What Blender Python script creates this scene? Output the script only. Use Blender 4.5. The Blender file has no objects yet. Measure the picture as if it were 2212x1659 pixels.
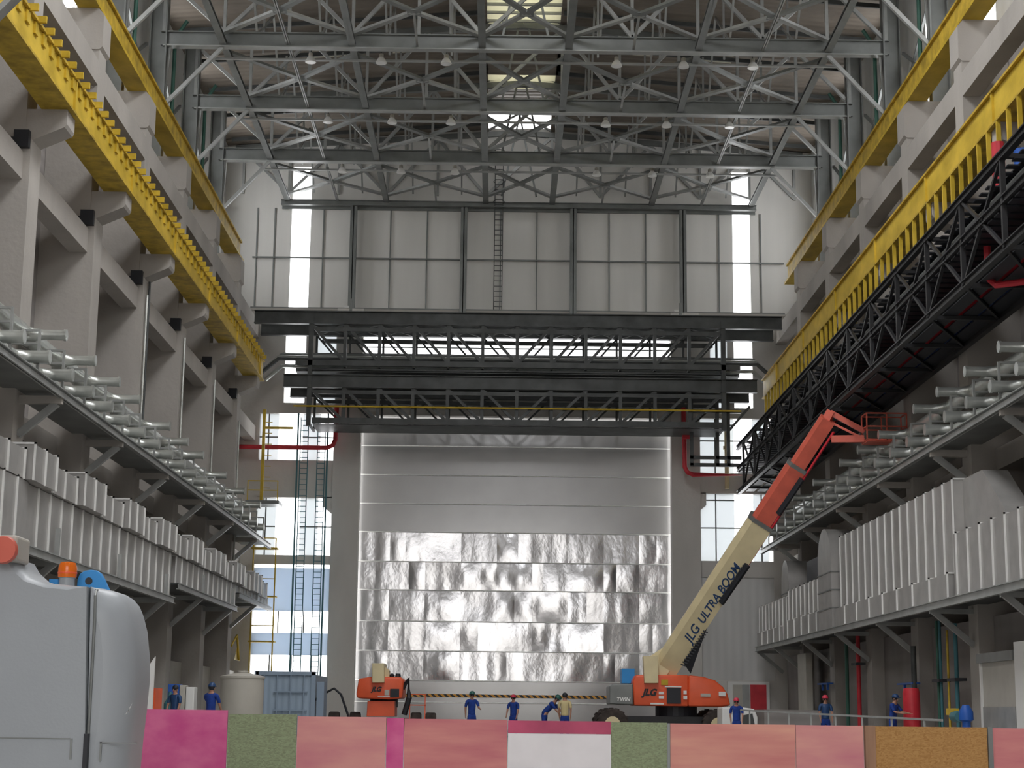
import bpy, bmesh, math, random
from mathutils import Vector, Matrix
random.seed(7)
SC = bpy.context.scene
COL = SC.collection
# ------------------------------------------------------------------ camera, world, exposure
W_, H_, F_ = 2212, 1659, 3716.2
PITCH, YAW, ROLL = .189137, .0059377, .0111239
CAM = Vector((-.85, 0, 1.0))
_F = Vector((math.sin(YAW)*math.cos(PITCH), math.cos(YAW)*math.cos(PITCH), math.sin(PITCH)))
_R0 = Vector((math.cos(YAW), -math.sin(YAW), 0)); _U0 = _R0.cross(_F)
_R = math.cos(ROLL)*_R0 + math.sin(ROLL)*_U0
_U = -math.sin(ROLL)*_R0 + math.cos(ROLL)*_U0
cam_d = bpy.data.cameras.new('camera'); cam = bpy.data.objects.new('camera', cam_d); COL.objects.link(cam)
cam_d.sensor_width = 36; cam_d.lens = 36*F_/W_; cam_d.clip_end = 600
m = Matrix((_R, _U, -_F)).transposed().to_4x4(); m.translation = CAM; cam.matrix_world = m
SC.camera = cam
def at(x, y, Y):                      # a point of the place seen at a pixel, at depth Y
    d = (x-W_/2)/F_*_R - (y-H_/2)/F_*_U + _F
    return CAM + d*(Y/d.y)
def atX(x, y, X):
    d = (x-W_/2)/F_*_R - (y-H_/2)/F_*_U + _F
    return CAM + d*((X-CAM.x)/d.x)
world = bpy.data.worlds.new('daylight'); SC.world = world; world.use_nodes = True
bg = world.node_tree.nodes['Background']; bg.inputs[0].default_value = (.98, .985, 1, 1); bg.inputs[1].default_value = 1.0
SC.view_settings.view_transform = 'Standard'; SC.view_settings.look = 'None'
SC.view_settings.gamma = 1; SC.view_settings.use_curve_mapping = False
SC.view_settings.exposure = 2.72
SC.cycles.use_denoising = True
SC.cycles.max_bounces = 10; SC.cycles.diffuse_bounces = 6; SC.cycles.glossy_bounces = 4; SC.cycles.transparent_max_bounces = 8
def portal(loc, rot, sx, sy):
    l = bpy.data.lights.new('daylight_portal', 'AREA'); l.shape = 'RECTANGLE'; l.size = sx; l.size_y = sy
    l.cycles.is_portal = True
    o = bpy.data.objects.new('daylight_portal', l); COL.objects.link(o); o.location = loc; o.rotation_euler = rot
PI = math.pi
# ------------------------------------------------------------------ materials
def mat(name, col, rough=.7, metal=0, noise=None, bump=None, spec=.4, emit=None, wear=None):
    """noise=(scale, amount[, stretch xyz]) varies the colour; bump=(scale, strength[, stretch])"""
    M = bpy.data.materials.new(name); M.use_nodes = True
    nt = M.node_tree; b = nt.nodes['Principled BSDF']
    b.inputs['Base Color'].default_value = (*col, 1); b.inputs['Roughness'].default_value = rough
    b.inputs['Metallic'].default_value = metal; b.inputs['Specular IOR Level'].default_value = spec
    if emit: b.inputs['Emission Color'].default_value = (*emit[0], 1); b.inputs['Emission Strength'].default_value = emit[1]
    geo = None
    def nz(scale, stretch, detail=4):
        nonlocal geo
        if not geo: geo = nt.nodes.new('ShaderNodeNewGeometry')
        mp = nt.nodes.new('ShaderNodeMapping'); mp.inputs['Scale'].default_value = stretch
        n = nt.nodes.new('ShaderNodeTexNoise'); n.inputs['Scale'].default_value = scale; n.inputs['Detail'].default_value = detail
        nt.links.new(geo.outputs['Position'], mp.inputs[0]); nt.links.new(mp.outputs[0], n.inputs['Vector'])
        return n
    if noise:
        n = nz(noise[0], noise[2] if len(noise) > 2 else (1, 1, 1))
        r = nt.nodes.new('ShaderNodeValToRGB'); a = noise[1]
        r.color_ramp.elements[0].position = .3; r.color_ramp.elements[1].position = .7
        c2 = wear or [min(1, c*(1+a)) for c in col]
        r.color_ramp.elements[0].color = (*[c*(1-a) for c in col], 1); r.color_ramp.elements[1].color = (*c2, 1)
        nt.links.new(n.outputs['Fac'], r.inputs[0]); nt.links.new(r.outputs[0], b.inputs['Base Color'])
    if bump:
        n = nz(bump[0], bump[2] if len(bump) > 2 else (1, 1, 1), 3)
        bp = nt.nodes.new('ShaderNodeBump'); bp.inputs['Strength'].default_value = 1; bp.inputs['Distance'].default_value = bump[1]
        nt.links.new(n.outputs['Fac'], bp.inputs['Height']); nt.links.new(bp.outputs[0], b.inputs['Normal'])
    return M
def wave_mat(name, col, rough, metal, axis, pitch, depth, noise=.12):     # corrugated sheet
    M = mat(name, col, rough, metal, noise=(.5, noise, (1, 1, .25)))
    nt = M.node_tree; b = nt.nodes['Principled BSDF']
    g = nt.nodes.new('ShaderNodeNewGeometry'); w = nt.nodes.new('ShaderNodeTexWave'); w.bands_direction = axis
    w.inputs['Scale'].default_value = 1/pitch*.3183*PI/10*3.1831 if False else 2*PI/(20*pitch)
    bp = nt.nodes.new('ShaderNodeBump'); bp.inputs['Distance'].default_value = depth
    nt.links.new(g.outputs['Position'], w.inputs['Vector']); nt.links.new(w.outputs['Fac'], bp.inputs['Height']); nt.links.new(bp.outputs[0], b.inputs['Normal'])
    return M
def trans_mat(name, f_tr, col=(1, 1, 1), body=(.8, .8, .78)):       # window sheet: mostly clear / milky
    M = bpy.data.materials.new(name); M.use_nodes = True; nt = M.node_tree; nt.nodes.clear()
    o = nt.nodes.new('ShaderNodeOutputMaterial'); t = nt.nodes.new('ShaderNodeBsdfTransparent'); t.inputs[0].default_value = (*col, 1)
    d = nt.nodes.new('ShaderNodeBsdfPrincipled'); d.inputs['Base Color'].default_value = (*body, 1); d.inputs['Roughness'].default_value = .4
    mx = nt.nodes.new('ShaderNodeMixShader'); mx.inputs[0].default_value = f_tr
    nt.links.new(d.outputs[0], mx.inputs[1]); nt.links.new(t.outputs[0], mx.inputs[2]); nt.links.new(mx.outputs[0], o.inputs[0])
    return M
def milky_mat(name, tr, body=(.8, .8, .78)):                        # fibreglass sheet glowing with the daylight behind it
    M = bpy.data.materials.new(name); M.use_nodes = True; nt = M.node_tree; nt.nodes.clear()
    o = nt.nodes.new('ShaderNodeOutputMaterial'); t = nt.nodes.new('ShaderNodeBsdfTranslucent'); t.inputs[0].default_value = (*tr, 1)
    d = nt.nodes.new('ShaderNodeBsdfDiffuse'); d.inputs['Color'].default_value = (*body, 1)
    mx = nt.nodes.new('ShaderNodeAddShader')
    nt.links.new(d.outputs[0], mx.inputs[0]); nt.links.new(t.outputs[0], mx.inputs[1]); nt.links.new(mx.outputs[0], o.inputs[0])
    return M
def osb_mat(name, col, dark, scale=9):
    M = mat(name, col, .85); nt = M.node_tree; b = nt.nodes['Principled BSDF']
    g = nt.nodes.new('ShaderNodeNewGeometry'); mp = nt.nodes.new('ShaderNodeMapping'); mp.inputs['Scale'].default_value = (1, 1, 2.2); mp.inputs['Rotation'].default_value = (0, .3, 0)
    n0 = nt.nodes.new('ShaderNodeTexNoise'); n0.inputs['Scale'].default_value = 6
    mv = nt.nodes.new('ShaderNodeMixRGB'); mv.inputs[0].default_value = .12
    v = nt.nodes.new('ShaderNodeTexVoronoi'); v.inputs['Scale'].default_value = scale*3
    r = nt.nodes.new('ShaderNodeValToRGB'); r.color_ramp.elements[0].color = (*dark, 1); r.color_ramp.elements[1].color = (*col, 1)
    r.color_ramp.elements[0].position = .1; r.color_ramp.elements[1].position = .75
    L = nt.links.new
    L(g.outputs['Position'], mp.inputs[0]); L(mp.outputs[0], mv.inputs[1]); L(mp.outputs[0], n0.inputs['Vector']); L(n0.outputs['Color'], mv.inputs[2])
    L(mv.outputs[0], v.inputs['Vector']); L(v.outputs['Color'], r.inputs[0]); L(r.outputs[0], b.inputs['Base Color'])
    return M
C_ = {}
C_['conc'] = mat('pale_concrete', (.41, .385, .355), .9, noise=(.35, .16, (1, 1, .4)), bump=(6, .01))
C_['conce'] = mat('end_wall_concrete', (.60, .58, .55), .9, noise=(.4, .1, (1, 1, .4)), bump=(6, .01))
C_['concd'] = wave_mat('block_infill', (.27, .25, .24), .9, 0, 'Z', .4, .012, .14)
C_['floor'] = mat('floor_concrete', (.36, .35, .33), .6, noise=(.3, .15))
C_['clad'] = mat('white_cladding', (.70, .69, .66), .65, noise=(.8, .07, (1, 1, .08)))
C_['cladd'] = wave_mat('ribbed_cladding', (.62, .62, .6), .6, 0, 'Y', 1.0, .03, .08)
C_['corr'] = wave_mat('zinc_corrugated', (.60, .60, .59), .5, .3, 'X', .45, .005, .08)
C_['yel'] = mat('yellow_paint', (.62, .42, .02), .55, noise=(1.3, .3, (1, .6, 1)), wear=(.72, .50, .05))
C_['yeld'] = mat('yellow_worn', (.50, .34, .035), .6, noise=(2.2, .35))
C_['steel'] = mat('grey_green_steel', (.20, .21, .205), .42, .35, noise=(1.1, .15))
C_['steell'] = mat('light_steel', (.36, .37, .36), .42, .3, noise=(1.5, .15))
C_['dark'] = mat('dark_steel', (.075, .08, .08), .5, .2, noise=(1.2, .3))
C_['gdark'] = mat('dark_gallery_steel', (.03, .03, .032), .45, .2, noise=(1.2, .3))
C_['black'] = mat('black_paint', (.02, .022, .028), .5)
C_['green'] = mat('dark_green_steel', (.04, .12, .09), .5)
C_['teal'] = mat('teal_paint', (.05, .16, .19), .5)
C_['galv'] = mat('galvanised_sheet', (.40, .39, .375), .42, .45, noise=(1.6, .1), bump=(2.2, .006))
C_['galvb'] = mat('galvanised_glare', (.86, .86, .84), .3, .35, bump=(9, .01, (1, 1, 2)))  # near-white base: the glare on the duct flanges is put into the colour
C_['pipe'] = mat('galvanised_pipe', (.55, .57, .54), .32, .7, noise=(2, .15), bump=(4, .01))
C_['roof'] = wave_mat('roof_sheet', (.20, .17, .14), .7, .1, 'Y', .5, .03, .2)
C_['red'] = mat('red_paint', (.55, .03, .045), .45, noise=(2, .15))
C_['blue'] = mat('blue_paint', (.02, .10, .42), .45)
C_['foil'] = mat('foil_insulation', (.58, .58, .59), .17, .85, noise=(.6, .06))
C_['org'] = mat('orange_red_paint', (.78, .115, .04), .38, noise=(1.1, .12))
C_['bred'] = mat('salmon_red_paint', (.66, .13, .085), .4, noise=(1.4, .15))
C_['beige'] = mat('cream_paint', (.72, .62, .38), .45, noise=(1.4, .08))
C_['rub'] = mat('rubber', (.05, .04, .035), .9, noise=(4, .4))
C_['mgrey'] = mat('machine_grey', (.35, .375, .40), .38, noise=(2, .04), bump=(60, .0006))
C_['amber'] = mat('amber_lens', (.80, .16, .01), .2)
C_['lblue'] = mat('light_blue_paint', (.03, .28, .68), .45)
C_['skin'] = mat('skin', (.42, .22, .15), .6)
C_['navy'] = mat('navy_cloth', (.012, .045, .25), .85, noise=(8, .2))
C_['cream'] = mat('cream_cloth', (.62, .52, .28), .85)
C_['hat_r'] = mat('red_helmet', (.60, .04, .08), .35)
C_['hat_b'] = mat('blue_helmet', (.02, .06, .16), .4)
C_['hat_g'] = mat('green_helmet', (.03, .12, .10), .4)
C_['white'] = mat('white_paint', (.78, .78, .76), .5)
C_['tank'] = mat('tank_plastic', (.48, .46, .41), .5, noise=(1.5, .06))
C_['cont'] = wave_mat('container_paint', (.33, .42, .52), .55, 0, 'X', .28, .02, .08)
C_['contf'] = mat('container_frame', (.28, .36, .46), .55)

C_['glass'] = trans_mat('clear_pane', .92)
C_['milky'] = milky_mat('milky_pane', (.26, .27, .28), (.62, .62, .6))
C_['pale'] = milky_mat('pale_blue_sheet', (.19, .21, .235), (.5, .55, .6))
C_['sky'] = milky_mat('roof_sheet_translucent', (.34, .33, .27), (.4, .4, .35))
C_['foil2'] = mat('smooth_foil', (.38, .38, .38), .2, .55, noise=(.6, .05))
def foil(key='foil', rough=.16, k1=.03, k2=.006):
    M = C_[key]; nt = M.node_tree; b = nt.nodes['Principled BSDF']; b.inputs['Roughness'].default_value = rough
    L = nt.links.new
    g = nt.nodes.new('ShaderNodeNewGeometry')
    mp = nt.nodes.new('ShaderNodeMapping'); mp.inputs['Scale'].default_value = (1, 0, .28)
    n1 = nt.nodes.new('ShaderNodeTexNoise'); n1.inputs['Scale'].default_value = .75; n1.inputs['Detail'].default_value = 2
    mp2 = nt.nodes.new('ShaderNodeMapping'); mp2.inputs['Scale'].default_value = (1.3, 0, 1); mp2.inputs['Rotation'].default_value = (0, .6, 0)
    n2 = nt.nodes.new('ShaderNodeTexNoise'); n2.inputs['Scale'].default_value = 3.2; n2.inputs['Detail'].default_value = 5
    a1 = nt.nodes.new('ShaderNodeMath'); a1.operation = 'MULTIPLY'; a1.inputs[1].default_value = k1
    a2 = nt.nodes.new('ShaderNodeMath'); a2.operation = 'MULTIPLY'; a2.inputs[1].default_value = k2
    ad = nt.nodes.new('ShaderNodeMath')
    bp = nt.nodes.new('ShaderNodeBump'); bp.inputs['Distance'].default_value = 1
    L(g.outputs['Position'], mp.inputs[0]); L(g.outputs['Position'], mp2.inputs[0]); L(mp.outputs[0], n1.inputs['Vector']); L(mp2.outputs[0], n2.inputs['Vector'])
    L(n1.outputs['Fac'], a1.inputs[0]); L(n2.outputs['Fac'], a2.inputs[0]); L(a1.outputs[0], ad.inputs[0]); L(a2.outputs[0], ad.inputs[1])
    L(ad.outputs[0], bp.inputs['Height']); L(bp.outputs[0], b.inputs['Normal'])
foil(); foil('foil2', .2, .002, .0006)
# ------------------------------------------------------------------ mesh building
OFF = {}
class MB:
    def __init__(s): s.v = []; s.f = []
    def raw(s, v, f):
        n = len(s.v); s.v += [Vector(p) for p in v]; s.f += [[i+n for i in q] for q in f]; return s
    def box(s, x0, x1, y0, y1, z0, z1):
        return s.raw([(x0,y0,z0),(x1,y0,z0),(x1,y1,z0),(x0,y1,z0),(x0,y0,z1),(x1,y0,z1),(x1,y1,z1),(x0,y1,z1)],
                     [(0,3,2,1),(4,5,6,7),(0,1,5,4),(1,2,6,5),(2,3,7,6),(3,0,4,7)])
    def bar(s, p, q, w, h=None, up=(0, 0, 1)):
        p = Vector(p); q = Vector(q); h = h or w; d = (q-p).normalized(); u = Vector(up)
        if abs(d.dot(u)) > .98: u = Vector((0, 1, 0))
        r = d.cross(u).normalized()*w/2; u = r.cross(d).normalized()*h/2
        return s.raw([p-r-u, p+r-u, p+r+u, p-r+u, q-r-u, q+r-u, q+r+u, q-r+u],
                     [(0,1,2,3),(7,6,5,4),(0,4,5,1),(1,5,6,2),(2,6,7,3),(3,7,4,0)])
    def ibeam(s, p, q, w, h, t=.04, up=(0, 0, 1)):
        p = Vector(p); q = Vector(q); u = Vector(up)
        s.bar(p, q, t, h, up); s.bar(p+u*(h/2-t/2), q+u*(h/2-t/2), w, t, up); s.bar(p-u*(h/2-t/2), q-u*(h/2-t/2), w, t, up); return s
    def tube(s, pts, r, n=10, caps=True):
        pts = [Vector(p) for p in pts]; k = len(pts); rs = r if isinstance(r, (list, tuple)) else [r]*k
        base = len(s.v); ref = None
        for i, p in enumerate(pts):
            t = ((pts[min(i+1, k-1)]-p).normalized() + (p-pts[max(i-1, 0)]).normalized())
            t = t.normalized() if t.length > 1e-6 else Vector((0, 0, 1))
            if ref is None: ref = Vector((0, 0, 1)) if abs(t.z) < .9 else Vector((1, 0, 0))
            a = t.cross(ref).normalized(); b = t.cross(a).normalized(); ref = -b if False else ref
            for j in range(n):
                th = 2*PI*j/n; s.v.append(p + (a*math.cos(th)+b*math.sin(th))*rs[i])
        for i in range(k-1):
            for j in range(n):
                a0 = base+i*n+j; a1 = base+i*n+(j+1) % n; s.f.append([a0, a1, a1+n, a0+n])
        if caps:
            s.f.append([base+j for j in range(n)][::-1]); s.f.append([base+(k-1)*n+j for j in range(n)])
        return s
    def lathe(s, c, prof, n=20, axis='Z'):
        c = Vector(c); base = len(s.v)
        for r, h in prof:
            for j in range(n):
                t = 2*PI*j/n; a, b = r*math.cos(t), r*math.sin(t)
                s.v.append(c + (Vector((a, b, h)) if axis == 'Z' else Vector((h, a, b)) if axis == 'X' else Vector((a, h, b))))
        for i in range(len(prof)-1):
            for j in range(n):
                a0 = base+i*n+j; a1 = base+i*n+(j+1) % n; s.f.append([a0, a1, a1+n, a0+n])
        s.f.append([base+j for j in range(n)]); s.f.append([base+(len(prof)-1)*n+j for j in range(n)])
        return s
    def prism(s, poly, y0, y1):                 # poly of (x, z), extruded along Y
        n = len(poly)
        return s.raw([(x, y0, z) for x, z in poly]+[(x, y1, z) for x, z in poly],
                     [list(range(n)), list(range(2*n-1, n-1, -1))]+[(i, i+n, (i+1) % n+n, (i+1) % n) for i in range(n)])
    def prismX(s, poly, x0, x1):                # poly of (y, z), extruded along X
        n = len(poly)
        return s.raw([(x0, y, z) for y, z in poly]+[(x1, y, z) for y, z in poly],
                     [list(range(n)), list(range(2*n-1, n-1, -1))]+[(i, i+n, (i+1) % n+n, (i+1) % n) for i in range(n)])
    def build(s, name, m, parent=None, smooth=False, bevel=0, seg=3, origin=None):
        off = OFF.get(parent.name, Vector()) if parent else (Vector(origin) if origin else None)
        if off is None:
            xs = [v.x for v in s.v]; ys = [v.y for v in s.v]; zs = [v.z for v in s.v]
            off = Vector(((min(xs)+max(xs))/2, (min(ys)+max(ys))/2, min(zs)))
        me = bpy.data.meshes.new(name); me.from_pydata([v-off for v in s.v], [], s.f)
        bm = bmesh.new(); bm.from_mesh(me); bmesh.ops.recalc_face_normals(bm, faces=bm.faces)
        if bevel:
            es = [e for e in bm.edges if len(e.link_faces) == 2 and e.calc_face_angle(0) > .5]
            bmesh.ops.bevel(bm, geom=es, offset=bevel, segments=seg, profile=.5, affect='EDGES', clamp_overlap=True)
        bm.to_mesh(me); bm.free()
        if smooth:
            for p in me.polygons: p.use_smooth = True
            try: me.set_sharp_from_angle(angle=.7)
            except Exception: pass
        me.materials.append(C_[m] if isinstance(m, str) else m)
        o = bpy.data.objects.new(name, me); COL.objects.link(o)
        if parent: o.parent = parent; OFF[o.name] = off
        else: o.location = off; OFF[o.name] = off
        return o
def tag(o, label, cat, group=None, kind=None):
    o['label'] = label; o['category'] = cat
    if group: o['group'] = group
    o['kind'] = kind or 'thing'
    return o
def thing(name, label, cat, loc, group=None):
    o = bpy.data.objects.new(name, None); COL.objects.link(o); o.location = loc; o.empty_display_size = .2
    OFF[o.name] = Vector(loc); return tag(o, label, cat, group)
def struct(o): o['kind'] = 'structure'; return o
def text_mesh(c, name):
    t = bpy.data.objects.new(name, c); me = bpy.data.meshes.new_from_object(t); bpy.data.objects.remove(t)
    me.name = name; o = bpy.data.objects.new(name, me); COL.objects.link(o); return o
def text(s, size, p, rot, m, parent, name='lettering', shear=0, ext=.004):
    c = bpy.data.curves.new(name, 'FONT'); c.body = s; c.size = size; c.extrude = ext; c.shear = shear; c.offset = size*.045
    c.materials.append(C_[m]); o = text_mesh(c, name); o.parent = parent
    o.location = Vector(p)-OFF[parent.name]; o.rotation_euler = rot; return o
ORD = ['nearest', 'second nearest', 'third nearest', 'fourth nearest', 'fifth nearest', 'sixth nearest', 'seventh nearest', 'eighth nearest', 'ninth nearest', 'tenth nearest', 'eleventh nearest', 'twelfth nearest', 'thirteenth nearest', 'fourteenth nearest', 'fifteenth nearest', 'sixteenth nearest', 'seventeenth nearest', 'eighteenth nearest', 'nineteenth nearest', 'twentieth nearest']
FAR = ['at the far end wall', 'second from the far end wall', 'third from the far end wall', 'fourth from the far end wall', 'fifth from the far end wall', 'sixth from the far end wall', 'seventh from the far end wall', 'eighth from the far end wall']
SIDE = {-1: 'left', 1: 'right'}
GY = [39.75+7.95*k for k in range(8)]          # building grid 39.75 ... 95.4
D = 95.2
# ------------------------------------------------------------------ floor, ground, side walls
Y0, YE = -34, 95.6
struct(MB().box(-17.2, 17.2, Y0, 97, -.3, 0).build('floor', 'floor'))
for s in (-1, 1):
    x0, x1 = sorted((s*16.2, s*16.6))
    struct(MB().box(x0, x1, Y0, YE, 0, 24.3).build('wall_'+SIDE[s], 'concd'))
    # cladding above with vertical window strips
    c = MB(); x0, x1 = sorted((s*16.9, s*17.1)); ys = [y+3.98 for y in [39.75-7.95*k for k in range(9, 0, -1)]+GY[:-1]]
    prev = Y0
    for y in ys: c.box(x0, x1, prev, y-1, 24.3, 33.4); prev = y+1
    c.box(x0, x1, prev, YE+.2, 24.3, 33.4); c.box(min(s*16.2, s*17.1), max(s*16.2, s*17.1), Y0, YE, 24.1, 24.3)
    for y in ys: c.box(x0, x1, y-1, y+1, 32.6, 33.4)
    struct(c.build('wall_%s_upper' % SIDE[s], 'cladd'))
wn = 0
def window(mbpane, frame=None, pm='glass'):
    global wn; wn += 1
    o = struct(mbpane.build('window_%d' % wn, pm))
    if frame: frame.build('window_frame', 'steell', o)
    return o
for s in (-1, 1):
    for y in [g+3.98 for g in GY[2:-1]]:
        f = MB()
        for z in (26.9, 29.9): f.box(min(s*16.8, s*16.95), max(s*16.8, s*16.95), y-1, y+1, z, z+.09)
        window(MB().box(min(s*17, s*17.03), max(s*17, s*17.03), y-1, y+1, 24.3, 32.6), f)
# ------------------------------------------------------------------ roof
rf = MB()
for s in (-1, 1):
    for (xa, za, xb, zb, ya, yb) in ((1.8, 34.3, 17.2, 33.1, 60, YE+.6), (0, 34.3, 17.2, 33.1, Y0, 2), (4.5, 34.1, 17.2, 33.1, 2, 60)):  # wide opening over the near hall is unseen, sized to brighten the interior
        rf.raw([(s*xa, ya, za), (s*xb, ya, zb), (s*xb, yb, zb), (s*xa, yb, za), (s*xa, ya, za+.1), (s*xb, ya, zb+.1), (s*xb, yb, zb+.1), (s*xa, yb, za+.1)],
               [(0,1,2,3),(4,5,6,7),(0,1,5,4),(1,2,6,5),(2,3,7,6),(3,0,4,7)])
struct(rf.build('ceiling', 'roof'))
mo = MB()
mo.box(-2.2, -1.8, 60, YE, 34.2, 35.6).box(1.8, 2.2, 60, YE, 34.2, 35.6).box(-2.4, 2.4, 88.6, YE, 35.6, 35.7).box(-2.2, 2.2, 80.4, 86.4, 34.2, 34.3)
struct(mo.build('ceiling_monitor', 'roof'))
fm = MB()
for y in range(61, 81): fm.box(-1.8, 1.8, y, y+.12, 34.1, 34.22)
window(MB().box(-1.8, 1.8, 60, 80.4, 34.25, 34.3), fm, 'sky'); window(MB().box(-1.8, 1.8, 86.4, 88.6, 34.25, 34.3), None, 'sky')
portal((0, Y0, 11.75), (PI/2, 0, 0), 25, 23.5)
portal((0, 31, 33.9), (0, 0, 0), 9, 58)
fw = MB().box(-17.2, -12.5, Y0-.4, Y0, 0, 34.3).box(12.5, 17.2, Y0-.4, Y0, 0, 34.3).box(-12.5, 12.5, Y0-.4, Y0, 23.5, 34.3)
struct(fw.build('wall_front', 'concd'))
struct(MB().box(-60, 60, -82, Y0-.4, -.35, -.02).build('floor_outside_added', 'floor'))  # unseen ground before the open door, added to bounce daylight
struct(MB().box(-50, 50, -84, -82, 0, 26).build('wall_outside_added', 'conce'))  # unseen facade, added to dim what the foil door mirrors
# roof slits: narrow translucent strips let into the slopes
for s in (-1, 1):
    for xa, xb in ((4.2, 6.6), (8.2, 10.6)):
        for y in (81.6, 82.5):
            za = 34.3-(xa-1.8)*.078-.03; zb = 34.3-(xb-1.8)*.078-.03
            p = MB().raw([(s*xa, y, za), (s*xb, y, zb), (s*xb, y+.28, zb), (s*xa, y+.28, za), (s*xa, y, za-.01), (s*xb, y, zb-.01), (s*xb, y+.28, zb-.01), (s*xa, y+.28, za-.01)], [(0,1,2,3),(4,5,6,7),(0,1,5,4),(1,2,6,5),(2,3,7,6),(3,0,4,7)])
            # (sheets seen as bright slits)
            window(p, None, 'sky')
# ------------------------------------------------------------------ end wall
ew = MB(); T = .5
def wb(x0, x1, z0, z1, y=D, t=T, mb=None): (mb or ew).box(x0, x1, y, y+t, z0, z1)
# lintel zone and piers round the big door
wb(-10.2, -8.7, 0, 23.4, D-.3, .8); wb(8.65, 10.25, 0, 23.4, D-.3, .8)
wb(-8.7, 8.65, 17.36, 19.2); wb(-8.7, 8.65, 19.9, 20.9); wb(-8.7, 8.65, 22.4, 23.4)
wb(-8.7, -6.9, 19.2, 19.9); wb(8.2, 8.65, 19.2, 19.9)
for (xa, xb) in ((-8.7, -8.1), (8.65, 8.05)): ew.prism([(xa, 17.4), (xa, 16.6), (xb, 17.36)], D, D+T)
ew.prism([(-8.7, 17.4), (-8.7, 16.65), (-8.05, 17.0), (-8.05, 17.4)], D-.02, D+T)
ew.prism([(8.65, 17.4), (8.65, 16.75), (7.95, 17.1), (7.95, 17.4)], D-.02, D+T)
# left bay
wb(-17, -14.4, 0, 23.4)
wb(-14.4, -10.2, 17.4, 18.0); wb(-14.4, -13.1, 18.0, 23.4); wb(-11.95, -11.4, 18, 23.4); wb(-11.4, -10.2, 22, 23.4)
wb(-14.4, -10.2, 12.65, 14.75); wb(-14.4, -10.2, 8.95, 9.45); wb(-14.4, -10.2, 0, 2.7)
ew.prism([(-10.2, 12.7), (-10.2, 11.75), (-10.75, 12.2), (-10.75, 12.7)], D, D+T); ew.prism([(-14.4, 12.7), (-14.4, 12.0), (-14.0, 12.4), (-14.0, 12.7)], D, D+T)
# right bay
wb(14.3, 17, 0, 23.4); wb(10.25, 14.3, 17.4, 18.0); wb(13.3, 14.3, 18, 23.4); wb(10.25, 10.9, 18, 23.4); wb(11.9, 12.25, 18, 23.4)
wb(10.25, 14.3, 13.15, 14.3); wb(10.25, 14.3, 8.5, 9.4)
ew.prism([(10.25, 13.2), (10.25, 12.2), (10.6, 12.5), (10.6, 13.2)], D, D+T)
wb(10.25, 14.3, 0, 2.9)
struct(ew.build('wall_end', 'conce'))
# upper cladding
cl = MB()
for x0, x1 in ((-17, -13.05), (-11.95, 12.3), (13.3, 17)): wb(x0, x1, 23.4, 34.4, D+.25, .15, cl)
wb(-13.05, -11.95, 31.9, 34.4, D+.25, .15, cl); wb(12.3, 13.3, 31.9, 34.4, D+.25, .15, cl)
struct(cl.build('wall_end_cladding', 'clad'))
struct(MB().box(-15.3, 15.3, D-.12, D+.25, 23.3, 23.42).build('trim_1', 'conc'))
# lower right corrugated sheeting and lower left pale sheeting
struct(MB().box(10.25, 14.3, D+.1, D+.3, 2.8, 8.5).build('wall_end_right_sheeting', 'corr'))
struct(MB().box(-14.4, -10.2, D+.15, D+.3, 6.4, 8.75).box(-14.4, -10.2, D+.15, D+.3, 4.0, 5.2).build('wall_end_left_sheeting', 'pale'))
# wall posts, rails and joints on the cladding
for i, x in enumerate((-9.45, -3.13, 3.13, 9.4)):
    tag(MB().ibeam((x, D-.12, 22.4), (x, D-.12, 29.6), .38, .3, .05, (0, 1, 0)).build('wind_post', 'steel'),
        'grey steel post on the white end wall, %s' % ['by the left window strip', 'second from the left', 'third from the left', 'by the right window strip'][i], 'steel post', 'posts of the end wall')
for i, z in enumerate((23.5, 26.45, 29.45)):
    t = .08 if i < 2 else .25
    xr = 15.2 if i < 2 else 13.6
    tag(MB().bar((-xr, D+.12, z), (xr, D+.12, z), .1, t).build('wall_rail', 'steel'),
        'thin horizontal steel rail across the white end wall, %s' % ['at its foot', 'at half height', 'under the roof trusses'][i], 'rail', 'rails of the end wall')
jn = MB()
for x in [-15, -14.0, -11.2, -7.35, -5.25, -1.03, 1.05, 5.2, 7.3, 11.5, 13.9]: jn.box(x-.035, x+.035, D+.17, D+.25, 23.5, 29.4)
struct(jn.build('trim_2', 'steel'))
# windows of the end wall
def ewin(x0, x1, z0, z1, pm='glass', mx=(), mz=(), y=D+.3, fr='steel'):
    f = MB()
    for x in mx: f.box(x-.035, x+.035, y-.1, y-.02, z0, z1)
    for z in mz: f.box(x0, x1, y-.1, y-.02, z-.035, z+.035)
    global wn; wn += 1
    o = struct(MB().box(x0, x1, y, y+.02, z0, z1).build('window_%d' % wn, pm))
    if mx or mz: f.build('mullions', fr, o)
ewin(-13.05, -11.95, 23.4, 31.9, mz=(26.45, 29.5)); ewin(12.3, 13.3, 23.4, 31.9, mz=(26.45, 29.5))
ewin(-8.7, 8.65, 20.9, 22.4, mz=(21.3, 21.65, 22.0)); ewin(-6.9, 8.2, 19.2, 19.9, 'milky', mz=(19.42, 19.66))
ewin(-13.1, -11.95, 18, 23.4, mz=(20.5,)); ewin(-11.4, -10.2, 18, 22, 'milky')
ewin(12.25, 13.3, 18, 23.4, mz=(20.5,)); ewin(10.9, 11.9, 18, 23.4, 'milky')
for z0, z1 in ((14.75, 17.4), (9.45, 12.65)):
    ewin(-14.4, -13.35, z0, z1, 'milky', mx=(-13.9,), mz=((z0+z1)/2,)); ewin(-13.35, -12.0, z0, z1); ewin(-12.0, -11.0, z0, z1, 'milky', mz=((z0+z1)/2,)); ewin(-11.0, -10.2, z0, z1, mz=((z0+z1)/2,))
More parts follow.
